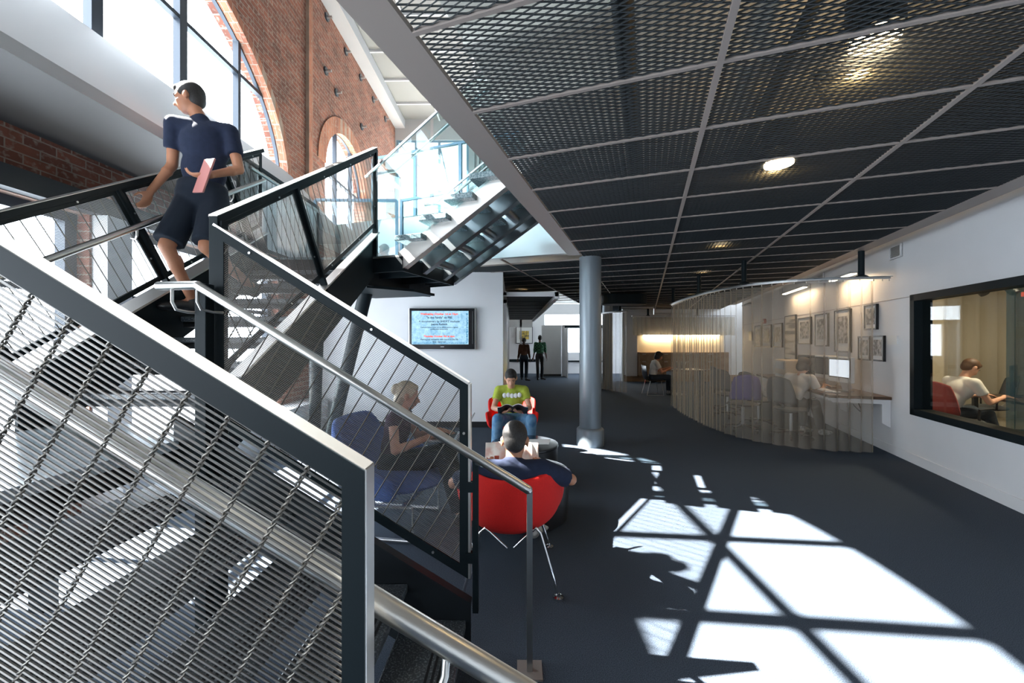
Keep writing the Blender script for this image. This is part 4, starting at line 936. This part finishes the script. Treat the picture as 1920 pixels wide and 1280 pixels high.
# stacking chair and small desk for the student at the back
sc = thing('side_chair', 'black shell chair on a chrome sled under the student with the laptop', 'chair')
mb = MB(); vs = []; prof = [(.22, .44), (.10, .43), (-.08, .42), (-.17, .44), (-.21, .52), (-.23, .66), (-.25, .84)]
for x in (-.21, -.19, 0, .19, .21):
    for y, z in prof: vs.append((x, y, z+.02*(abs(x) > .2)))
mb.add(vs, [(i*7+j, i*7+j+1, (i+1)*7+j+1, (i+1)*7+j) for i in range(4) for j in range(6)]); o = mb.build('seat_shell', M_black, sc, True); s = o.modifiers.new('s', 'SOLIDIFY'); s.thickness = .015
for sx in (-1, 1): MB().tube([(sx*.20, .16, .42), (sx*.22, .22, .02), (sx*.22, -.24, .02), (sx*.20, -.14, .42)], .011, 8).build('leg', M_chrome, sc, True)
at(sc, 4.0, 11.2, -90)
sdk = thing('side_table', 'small dark desk holding the open laptop of the far student', 'table'); MB().box(4.40, 5.4, 10.9, 11.6, .70, .73).build('tabletop', M_walnut, sdk); MB().box(4.5, 4.55, 11.0, 11.5, 0, .70).build('leg', M_dark, sdk); MB().box(5.3, 5.35, 11.0, 11.5, 0, .70).build('leg', M_dark, sdk)
def laptop(lb, x, y, z, rz, m=M_alu, lit=False, tilt=20):
    t = thing('laptop', lb, 'laptop'); MB().box(-.16, .16, -.11, .11, 0, .018).build('base', m, t, bevel=.004)
    MB().box(-.14, .14, -.02, .09, .018, .020).build('keys', M_grayfab, t)
    a = math.radians(tilt); b0 = Vector((0, .11, .012)); up = Vector((0, math.sin(a), math.cos(a))); n_ = Vector((0, math.cos(a), -math.sin(a)))
    q = [b0+Vector((-.16, 0, 0)), b0+Vector((.16, 0, 0)), b0+Vector((.16, 0, 0))+up*.215, b0+Vector((-.16, 0, 0))+up*.215]
    MB().slab([tuple(p) for p in q], tuple(n_), .010).build('lid', m, t)
    q = [b0+Vector((-.145, 0, 0))+up*.015-n_*.001, b0+Vector((.145, 0, 0))+up*.015-n_*.001, b0+Vector((.145, 0, 0))+up*.20-n_*.001, b0+Vector((-.145, 0, 0))+up*.20-n_*.001]
    MB().slab([tuple(p) for p in q], tuple(-n_), .001).build('screen', M_white_l if lit else M_blackgl, t)
    t.location = (x, y, z); t.rotation_euler = (0, 0, rz); return t
laptop('open white laptop on the small desk of the far student', 4.66, 11.15, .732, math.radians(-60), M_paper)
laptop('open silver laptop on the lap of the blond woman', -.57, 3.36, .70, math.radians(-90), M_alu, False, 35)
# side room furniture
sdsk = thing('side_room_desk', 'dark desk seen through the interior window', 'desk'); MB(FG).box(4.6, 6.2, 6.3, 8.0, .70, .73).build('desktop', M_walnut, sdsk)
for a in (4.7, 6.1):
    for s_ in (6.4, 7.9): MB(FG).bar((a, s_, 0), (a, s_, .7), .05, .05, (1, 0, 0)).build('leg', M_dark, sdsk)
x, y, _ = FG(4.85, 6.75); laptop('open laptop in front of the man behind the window', x, y, .732, -TH+math.radians(-60), M_paper)
rc = office_chair('office chair with a red back behind the interior window', M_grayfab, mat('dull_red_fabric', (.22, .02, .015), .8)); x, y, _ = FG(4.0, 7.0); at(rc, x, y, -95)
for (w, s), lb in (((5.2, 8.5), 'dark office chair at the rear of the side room'), ((6.2, 8.45), 'dark office chair in the far corner of the side room')):
    x, y, _ = FG(w, s); dup(oc, (x, y, 0), 1.0, lb)
x, y, _ = FG(5.0, 7.7); mo = thing('monitor', 'black monitor on the side room desk', 'computer'); MB().box(-.25, .25, -.02, .02, .12, .45).build('case', M_black, mo, bevel=.01); MB().box(-.04, .04, -.01, .03, 0, .15).box(-.12, .12, -.08, .1, 0, .01).build('stand', M_black, mo); mo.location = (x, y, .732); mo.rotation_euler = (0, 0, .6)
tdr = curtain('dark teal curtain just inside the interior window', [FG(3.5, 3.9)[:2], FG(3.5, 4.7)[:2], FG(3.5, 5.45)[:2]], .3, 2.5, M_teal, .22, .04)
curtain('cream curtain hanging on the end wall of the side room', [FG(5.1, 9.2)[:2], FG(6.0, 9.2)[:2], FG(7.0, 9.2)[:2]], .2, 2.6, M_sheer2, .2, .03)
tl = thing('track_light', 'black track spotlights hanging in the side room', 'lamp'); MB(FG).bar((3.9, 7.2, 2.30), (5.4, 7.2, 2.30), .03, .03).bar((4.0, 7.2, 2.3), (4.0, 7.2, 2.75), .02, .02).bar((5.3, 7.2, 2.3), (5.3, 7.2, 2.75), .02, .02).build('track', M_black, tl)
for a in (4.3, 4.6, 4.95): MB(FG).tube([(a, 7.2, 2.28), (a+.04, 7.12, 2.16)], .05, 12).build('spot_head', M_black, tl, True)
MB(FG).box(4.75, 4.80, 7.15, 7.2, 2.12, 2.18).build('red_lamp', M_red_l, tl)
pnl = thing('ceiling_light', 'warm ceiling panel lamp inside the side room', 'lamp'); MB(FG).box(4.6, 5.2, 6.4, 7.0, 2.70, 2.745).build('housing', M_alu, pnl); MB(FG).box(4.63, 5.17, 6.43, 6.97, 2.69, 2.70).build('diffuser', M_strip, pnl)
l = bpy.data.lights.new('lamp_light', 'AREA'); l.size = .5; l.energy = 75; l.color = (1, .80, .55); o = bpy.data.objects.new('lamp_light', l); COL.objects.link(o); o.location = FG(4.9, 6.7, 2.68); o.parent = pnl
# magazines
def book(lb, c, wdt, hgt, ang, tilt, mc, name='magazine', mo=None):
    t = thing(name, lb, name); 
    for sx in (-1, 1):
        mb = MB(); vs = []; n = 8
        for i in range(n+1):
            u = i/n; x = sx*u*wdt; z = .035*math.sin(min(1, u*1.3)*PI)*.9-.01*u
            vs += [(x, -hgt/2, z), (x, hgt/2, z)]
        mb.add(vs, [(2*i, 2*i+2, 2*i+3, 2*i+1) for i in range(n)]); o = mb.build('page', mc, t, True); s = o.modifiers.new('s', 'SOLIDIFY'); s.thickness = .006
        mb = MB(); mb.add([(x, y, z-.008) for x, y, z in vs], [(2*i, 2*i+2, 2*i+3, 2*i+1) for i in range(n)]); mb.build('cover', mo or mc, t, True)
    t.location = c; t.rotation_euler = (tilt, 0, ang); return t
M_mag = noise_mat('magazine_print', (.75, .50, .42), (.85, .78, .70), 14, .5, 0, 0, .4, .6, 4)
mg = book('open magazine with pink pages held by the man in navy', (-.0, 2.93, .635), .20, .27, 0, math.radians(62), M_mag)
MB().box(-.13, -.05, -.07, .03, .028, .030).build('photo', noise_mat('red_photo', (.04, .02, .02), (.8, .12, .04), 9, .5), mg)
book('open dark covered magazine read by the man in the green shirt', (.01, 4.99, .66), .19, .26, PI, math.radians(28), M_paper, 'magazine', M_black)

# iron anchors on the brick wall
for i, (u, v) in enumerate(((611, 27), (647, 93), (675, 142), (699, 184), (722, 221), (609, 129), (629, 170), (677, 235))):
    y = 3.70*739.5/(972-u); z = 1.52+(640-v)/FPX*y
    t = thing('wall_anchor', 'small iron anchor plate bolted to the upper brick wall', 'anchor', (0, 0, 0), 'iron anchors on the brick wall')
    MB(FS).tube([(BW, y, z), (BW+.03, y, z)], .075, 14).build('plate', M_framedk, t, True); MB(FS).tube([(BW+.03, y, z), (BW+.12, y, z)], .025, 10).build('bolt', M_alu, t, True)
# ================================================================== PEOPLE
V = Vector
def lerp(a, b, t): return a+(b-a)*t
def hand(mb, wr, d, pn, r=1.0, curl=.5, side=1):
    """palm from wrist wr along d, palm normal pn; five separate fingers and a thumb at the side"""
    d = d.normalized(); pn = (pn-d*pn.dot(d)).normalized(); sv = d.cross(pn)*side
    M = Matrix((sv, d, pn)).transposed(); pc_ = wr+d*.050*r
    mb.ell(pc_, (.040*r, .052*r, .016*r), M, 14, 9); mb.cap(wr-d*.02*r, wr+d*.03*r, .025*r, .024*r, 10)
    L = (.070, .080, .074, .058)
    for k in range(4):
        b = wr+d*(.088-.006*abs(k-1.2))*r+sv*(.030-.0205*k)*r; dd = d; p = b; rad = .0088*r
        for q in range(3):
            ang = curl*(.55+.35*q); dd = (dd*math.cos(ang)+pn*math.sin(ang)).normalized(); l_ = L[k]*r*(.42, .32, .26)[q]
            e = p+dd*l_; mb.cap(p, e, rad, rad*.93, 8); p = e; rad *= .92
    b = wr+d*.028*r+sv*.030*r; t1_ = (d*.62+sv*.70+pn*.35).normalized(); e = b+t1_*.042*r; mb.cap(b, e, .0125*r, .0105*r, 8); e2 = e+(d*.85+sv*.2+pn*.45).normalized()*.034*r; mb.cap(e, e2, .0105*r, .0085*r, 8)
def head(mb, c, f, up, r=1.0, face=True):
    f = f.normalized(); up = (up-f*up.dot(f)).normalized(); sx = f.cross(up); M = Matrix((sx, f, up)).transposed()
    def P(x, y, z): return c+(sx*x+f*y+up*z)*r
    mb.ell(P(0, -.012, .030), (.074*r, .094*r, .086*r), M, 20, 14)          # skull
    mb.ell(P(0, .020, -.030), (.060*r, .070*r, .080*r), M, 18, 12)           # face
    mb.ell(P(0, .040, -.085), (.036*r, .036*r, .026*r), M, 14, 9)            # chin
    mb.ell(P(0, .066, .018), (.050*r, .022*r, .012*r), M, 12, 8)             # brow
    mb.cap(P(0, .082, .006), P(0, .106, -.030), .007*r, .013*r, 8)           # nose
    mb.ell(P(.012, .094, -.034), (.008*r, .010*r, .007*r), M, 8, 6); mb.ell(P(-.012, .094, -.034), (.008*r, .010*r, .007*r), M, 8, 6)
    mb.ell(P(0, .082, -.056), (.022*r, .012*r, .0065*r), M, 10, 6); mb.ell(P(0, .080, -.067), (.019*r, .012*r, .0075*r), M, 10, 6)
    for s in (-1, 1):
        mb.ell(P(s*.034, .060, -.022), (.022*r, .022*r, .018*r), M, 10, 7)
        mb.ell(P(s*.078, -.008, -.008), (.009*r, .020*r, .032*r), M, 12, 8); mb.ell(P(s*.083, -.016, .004), (.008*r, .012*r, .020*r), M, 10, 7)
    return P, M
def person(label, j, shirt, pants, skin, sleeve=.5, leg=1.0, shoe=M_shoe, hair=None, hm=None, vox=.009, scale=1.0, hands=(.5, .5), hdir=(None, None), pnv=(None, None), build=1.0, tuck=0, top='shirt', group=None):
    """j: dict of joints; left = index 0 (the side of -right vector), right = index 1"""
    t = thing('person', label, 'person', (0, 0, 0), group); J = {k: ([V(p) for p in v] if isinstance(v, list) else V(v)) for k, v in j.items()}
    pel, che, nk, hd = J['pelvis'], J['chest'], J['neck'], J['head']; ff = V(j['face']); up = V(j.get('headup', (0, 0, 1)))
    sh, el, wr, hp, kn, an, toe = J['sh'], J['el'], J['wr'], J['hip'], J['knee'], J['ankle'], J['toe']
    tu = (che-pel).normalized(); sr = (sh[1]-sh[0]).normalized(); tf = tu.cross(sr).normalized(); sr = tf.cross(tu).normalized()*1.0
    if tf.dot(V(j.get('bodyface', j['face']))) < 0: tf = -tf
    sr2 = tu.cross(tf).normalized(); M = Matrix((sr2, tf, tu)).transposed(); B = build
    def torso(mb, g=0.0):
        mb.ell(pel, ((.160+g)*B, .115*B+g, .125+g), M, 20, 12)
        mid = lerp(pel, che, .5)-tf*.01; mb.ell(mid, ((.140+g)*B, .105*B+g, .17+g), M, 20, 12)
        mb.ell(che, ((.160+g)*B, .112*B+g, .17+g), M, 20, 12)
        for s in (0, 1): mb.cap(lerp(che, sh[s], .35)+tu*.07, sh[s], .066+g, .056+g, 12)
        mb.cap(che+tu*.06, lerp(che+tu*.1, nk, .75), .085+g*.6, .062+g*.4, 12)
    body = MB(); torso(body, -.012)
    body.cap(nk-(hd-nk).normalized()*.06, lerp(nk, hd, .72), .054, .050, 14)
    HP, HM = head(body, hd, ff, up)
    for s in (0, 1):
        body.cap(sh[s], el[s], .046*B, .037, 12); body.cap(el[s], wr[s], .036, .025, 12); body.ell(lerp(el[s], wr[s], .25), (.038,)*3)
        body.cap(hp[s], kn[s], .078*B, .052, 14); body.cap(kn[s], an[s], .050, .034, 12); body.ell(lerp(kn[s], an[s], .3)-tf*.012, (.050, .052, .075), None, 12, 8)
        body.cap(an[s]-V((0, 0, .005)), lerp(an[s], toe[s], .75)-V((0, 0, .008)), .030, .020, 10)
        hdv = V(hdir[s]) if hdir[s] is not None else (wr[s]-el[s]); pv = V(pnv[s]) if pnv[s] is not None else V((0, 0, -1))
        hand(body, wr[s], hdv, pv, .98, hands[s], 1 if s == 0 else -1)
    remesh('body', body, skin, t, vox, 3)
    mb = MB(); torso(mb, .010)
    if top == 'shirt' or top == 'long':
        for s in (0, 1): e = lerp(sh[s], el[s], min(1, sleeve*2 if sleeve < .5 else 1)); mb.cap(sh[s], lerp(sh[s], el[s], .12), .068, .066, 12); mb.tube([sh[s], lerp(sh[s], el[s], min(.98, sleeve) if sleeve < 1 else 1)], [.066, .060], 14)
        if sleeve >= 1:
            for s in (0, 1): mb.cap(sh[s], el[s], .060, .052, 12); mb.tube([el[s], lerp(el[s], wr[s], min(.96, sleeve-1))], [.052, .040], 12)
    so = remesh(top if top != 'long' else 'shirt', mb, shirt, t, max(vox, .011), 5)
    mb = MB(); mb.ell(pel-tu*.02, (.178*B, .135*B, .13), M, 20, 12); mb.ell(pel+tu*.04, (.168*B, .128*B, .09), M, 20, 12)
    for s in (0, 1):
        if leg <= .5: mb.cap(hp[s], lerp(hp[s], kn[s], .4), .100*B, .092, 14); mb.tube([lerp(hp[s], kn[s], .3), lerp(hp[s], kn[s], min(1, leg*2))], [.094, .098], 16)
        else: mb.cap(hp[s], kn[s], .096*B, .072, 14); mb.tube([kn[s], lerp(kn[s], an[s], (leg-.5)*2)], [.072, .066], 14)
    remesh('trousers' if leg > .5 else 'shorts', mb, pants, t, max(vox, .011), 5)
    for s in (0, 1):
        mb = MB(); d = (toe[s]-an[s]); d.z = 0; d = d.normalized(); bz = min(an[s].z, toe[s].z)-.045; a0 = V((an[s].x, an[s].y, bz+.045)); Ms = Matrix((d.cross(V((0, 0, 1))), d, V((0, 0, 1)))).transposed()
        mb.ell(a0+d*.14-V((0, 0, .008)), (.047, .085, .034), Ms, 14, 8); mb.ell(a0+d*.0, (.040, .060, .042), Ms, 14, 8); mb.ell(a0+d*.07+V((0, 0, .004)), (.043, .085, .040), Ms, 14, 8); mb.cap(a0, a0+V((0, 0, .05)), .044, .042, 12)
        o = remesh('shoe', mb, shoe, t, .008, 3)
    # hair
    if hair:
        mb = MB(); P = HP
        if hair == 'short' or hair == 'buzz':
            g = .006 if hair == 'short' else .003
            mb.ell(P(0, -.020, .038), (.0755+g, .090+g, .084+g), HM, 22, 14); mb.ell(P(0, -.045, -.005), (.064+g, .062, .072), HM, 18, 12)
            if hair == 'short': mb.ell(P(0, .045, .078), (.055, .040, .030), HM, 14, 9)
        elif hair == 'mop':
            mb.ell(P(0, -.022, .035), (.088, .104, .095), HM, 22, 14); mb.ell(P(0, -.055, -.04), (.080, .065, .095), HM, 18, 12); mb.ell(P(0, .050, .070), (.064, .045, .035), HM, 14, 9)
            for s in (-1, 1): mb.ell(P(s*.066, -.010, -.03), (.026, .045, .070), HM, 12, 9)
        elif hair == 'bun':
            mb.ell(P(0, -.022, .036), (.082, .098, .092), HM, 22, 14); mb.ell(P(0, -.055, -.03), (.068, .055, .085), HM, 18, 12); mb.ell(P(0, -.105, .035), (.045, .045, .05), HM, 14, 9); mb.ell(P(0, .040, .082), (.058, .035, .028), HM, 12, 8)
        elif hair == 'tail':
            mb.ell(P(0, -.022, .036), (.080, .096, .090), HM, 22, 14); mb.cap(P(0, -.08, .02), P(0, -.11, -.14), .035, .020, 10)
        remesh('hair', mb, hm or M_hair, t, .008 if vox < .012 else .011, 3)
    for s in (-1, 1):
        MB().ell(HP(s*.031, .071, .0), (.0085, .006, .0055), HM, 10, 7).build('eye', M_eye, t, True)
    if hair: 
        for s in (-1, 1): MB().cap(HP(s*.018, .085, .022), HP(s*.045, .078, .024), .0032, .0028, 6).build('eyebrow', hm or M_hair, t, True)
    return t
# man in navy, seen from behind in the near red chair
person('man in a navy t-shirt seen from behind in the near red chair', dict(pelvis=(0, 2.72, .46), chest=(.0, 2.46, .66), neck=(.01, 2.42, .79), head=(.018, 2.44, .905), face=(.05, 1, -.35), bodyface=(0, 1, .3),
    sh=[(-.175, 2.42, .735), (.185, 2.42, .735)], el=[(-.37, 2.50, .625), (.375, 2.50, .645)], wr=[(-.21, 2.78, .60), (.24, 2.78, .60)], hip=[(-.09, 2.78, .45), (.09, 2.78, .45)], knee=[(-.17, 3.16, .52), (.18, 3.16, .50)],
    ankle=[(-.07, 3.12, .08), (.17, 3.04, .09)], toe=[(-.09, 3.24, .05), (.24, 3.14, .05)]), M_navy, M_dkjean, M_skin, sleeve=.86, leg=.96, shoe=M_sneak, hair='buzz', vox=.008, hands=(.7, .7), hdir=((.35, .8, .25), (-.5, .8, .25)), pnv=((.5, .3, .8), (-.5, .3, .8)))
# man in green reading
gp = person('man in a green t-shirt reading a magazine in the far red chair', dict(pelvis=(.0, 5.38, .46), chest=(.0, 5.40, .75), neck=(-.01, 5.36, .90), head=(-.015, 5.28, 1.025), face=(.03, -1, -.55), bodyface=(0, -1, 0),
    sh=[(.165, 5.38, .855), (-.175, 5.38, .855)], el=[(.235, 5.24, .64), (-.245, 5.24, .64)], wr=[(.10, 5.06, .62), (-.10, 5.06, .62)], hip=[(.09, 5.30, .46), (-.09, 5.30, .46)], knee=[(.24, 4.93, .55), (-.18, 4.93, .55)],
    ankle=[(.22, 4.98, .10), (-.20, 4.92, .10)], toe=[(.25, 4.84, .05), (-.22, 4.78, .05)]), M_green, M_jean, M_skin2, sleeve=.55, leg=.96, shoe=M_sneak, hair='short', vox=.009, hands=(.6, .6), hdir=((-.6, -.6, .2), (.6, -.6, .2)), pnv=((-.3, -.3, .9), (.3, -.3, .9)))
mb = MB(); random.seed(5)
for k in range(5): mb.ell((-.10+.05*k, 5.268, .80+.006*math.sin(k*2)), (.028, .010, .034), None, 10, 6)
mb.build('shirt_print', M_paper, gp, True)
# blond woman with a laptop
person('blond woman in a dark sleeveless top typing on a laptop', dict(pelvis=(-1.02, 3.36, .50), chest=(-.98, 3.38, .78), neck=(-.93, 3.38, .93), head=(-.895, 3.38, 1.055), face=(1, .25, -.25), bodyface=(1, 0, 0),
    sh=[(-.96, 3.54, .875), (-.97, 3.22, .875)], el=[(-.86, 3.60, .66), (-.93, 3.14, .65)], wr=[(-.63, 3.45, .745), (-.66, 3.27, .74)], hip=[(-.98, 3.44, .48), (-.98, 3.27, .48)], knee=[(-.56, 3.46, .57), (-.56, 3.26, .57)],
    ankle=[(-.46, 3.48, .10), (-.42, 3.22, .10)], toe=[(-.32, 3.50, .05), (-.28, 3.22, .05)]), M_plum, M_dkjean, M_skin2, sleeve=.05, leg=.96, shoe=M_shoe, hair='bun', hm=M_hairbl, vox=.008, build=.88, top='top', hands=(.35, .35), hdir=((1, -.2, -.1), (1, .2, -.05)))
# man walking down the stairs
sp = person('man in a navy t-shirt and dark shorts walking down the stairs', dict(pelvis=(-2.43, 3.10, 2.68), chest=(-2.38, 3.06, 3.04), neck=(-2.41, 3.04, 3.235), head=(-2.47, 3.02, 3.375), face=(-1, -.25, -.25), bodyface=(-.45, -.9, 0),
    sh=[(-2.22, 3.10, 3.16), (-2.55, 2.98, 3.16)], el=[(-2.13, 3.08, 2.86), (-2.60, 3.02, 2.87)], wr=[(-2.24, 2.90, 2.74), (-2.66, 2.90, 2.62)], hip=[(-2.35, 3.12, 2.62), (-2.51, 3.08, 2.62)], knee=[(-2.31, 2.98, 2.23), (-2.54, 2.90, 2.22)],
    ankle=[(-2.24, 3.42, 1.98), (-2.53, 3.13, 1.845)], toe=[(-2.26, 3.28, 1.945), (-2.65, 3.00, 1.80)]), M_navy, M_short, M_skin, sleeve=.62, leg=.46, shoe=M_shoe, hair='short', vox=.009, hands=(.8, .5), hdir=((-.9, -.3, -.1), (-.1, -.3, -1)), pnv=((0, 0, 1), (-1, 0, 0)))
fo = tag(MB().slab([(-2.32, 2.86, 2.60), (-2.20, 2.80, 2.58), (-2.13, 2.82, 2.83), (-2.25, 2.88, 2.85)], (.3, .9, 0), .015).build('folder', noise_mat('pink_card', (.55, .22, .20), (.5, .2, .18), 3, .5), None, bevel=.003), 'pink folder held against the side of the man on the stairs', 'folder')
# two people walking away
def walker(x, y, label, shirt, pants, hair, h, st, female=False, skin=M_skin3):
    k = h/1.75; Z = lambda z: z*k; w = .145 if female else .17
    person(label, dict(pelvis=(x, y, Z(.96)), chest=(x, y, Z(1.26)), neck=(x, y+.01, Z(1.45)), head=(x, y+.03, Z(1.615)), face=(0, 1, -.05), sh=[(x-w, y, Z(1.41)), (x+w, y, Z(1.41))], el=[(x-w-.04, y-.03, Z(1.13)), (x+w+.04, y+.02, Z(1.13))], wr=[(x-w-.09, y+.06, Z(.88)), (x+w+.09, y+.02, Z(.88))],
        hip=[(x-.09, y, Z(.92)), (x+.09, y, Z(.92))], knee=[(x-.09, y+.10*st, Z(.50)), (x+.09, y+.02, Z(.50))], ankle=[(x-.08, y+.05+.12*st, .08), (x+.08, y-.15*st, .10)], toe=[(x-.09, y+.19+.12*st, .05), (x+.10, y-.02-.15*st, .05)]),
        shirt, pants, skin, sleeve=1.85 if female else 1.3, leg=.97, shoe=M_shoe, hair=hair, vox=.014, build=.86 if female else 1, top='long', hands=(.4, .4))
walker(.47, 15.4, 'woman in a brown top walking away down the corridor', M_brown, M_dkjean, 'tail', 1.68, 1, True)
walker(1.10, 15.5, 'man in a green checked shirt walking away down the corridor', M_plaid, M_black, 'short', 1.78, -1)
# seated workers
def sitter(x, y, az, label, shirt, pants, skin, hair, hm, lean=.12, reach=.42, seat=.50, hz=.79, vox=.012, down=-.4, sc=1):
    c, s = math.cos(az), math.sin(az)
    def Q(f, r, z): return (x+f*c+r*s, y+f*s-r*c, z)
    person(label, dict(pelvis=Q(0, 0, seat+.05), chest=Q(lean, 0, seat+.36), neck=Q(lean+.05, 0, seat+.52), head=Q(lean+.13, 0, seat+.66), face=(c, s, down), bodyface=(c, s, 0), sh=[Q(lean+.02, -.18, seat+.47), Q(lean+.02, .18, seat+.47)],
        el=[Q(lean+.14, -.24, seat+.22), Q(lean+.14, .24, seat+.22)], wr=[Q(reach, -.13, hz+.03), Q(reach, .13, hz+.03)], hip=[Q(.03, -.09, seat+.04), Q(.03, .09, seat+.04)], knee=[Q(.45, -.11, seat+.06), Q(.43, .11, seat+.06)], ankle=[Q(.46, -.10, .09), Q(.56, .12, .09)], toe=[Q(.60, -.10, .05), Q(.70, .13, .05)]),
        shirt, pants, skin, sleeve=.6, leg=.96, shoe=M_sneak, hair=hair, hm=hm, vox=vox, hands=(.35, .35), hdir=((c, s, -.2), (c, s, -.2)))
sitter(4.42, 6.30, math.radians(18), 'person in a white t-shirt with dark bobbed hair bent over the desk behind the curtain', M_wtee, M_dkjean, M_skin2, 'mop', noise_mat('dark_brown_hair', (.04, .02, .012), (.02, .01, .008), 60, .6), .22, .62, .47, .79, .010, -.6)
sitter(4.0, 11.2, math.radians(-5), 'student in a white t-shirt typing on a laptop in the far study area', M_wtee, M_dkjean, M_skin, 'mop', M_hair, .04, .50, .45, .75, .013, -.35)
x, y, _ = FG(3.86, 7.05)
sitter(x, y, math.radians(-8), 'man in a white t-shirt hunched over a desk behind the interior window', M_wtee, M_dkjean, M_skin2, 'short', M_hairb, .20, .62, .50, .76, .011, -.8)
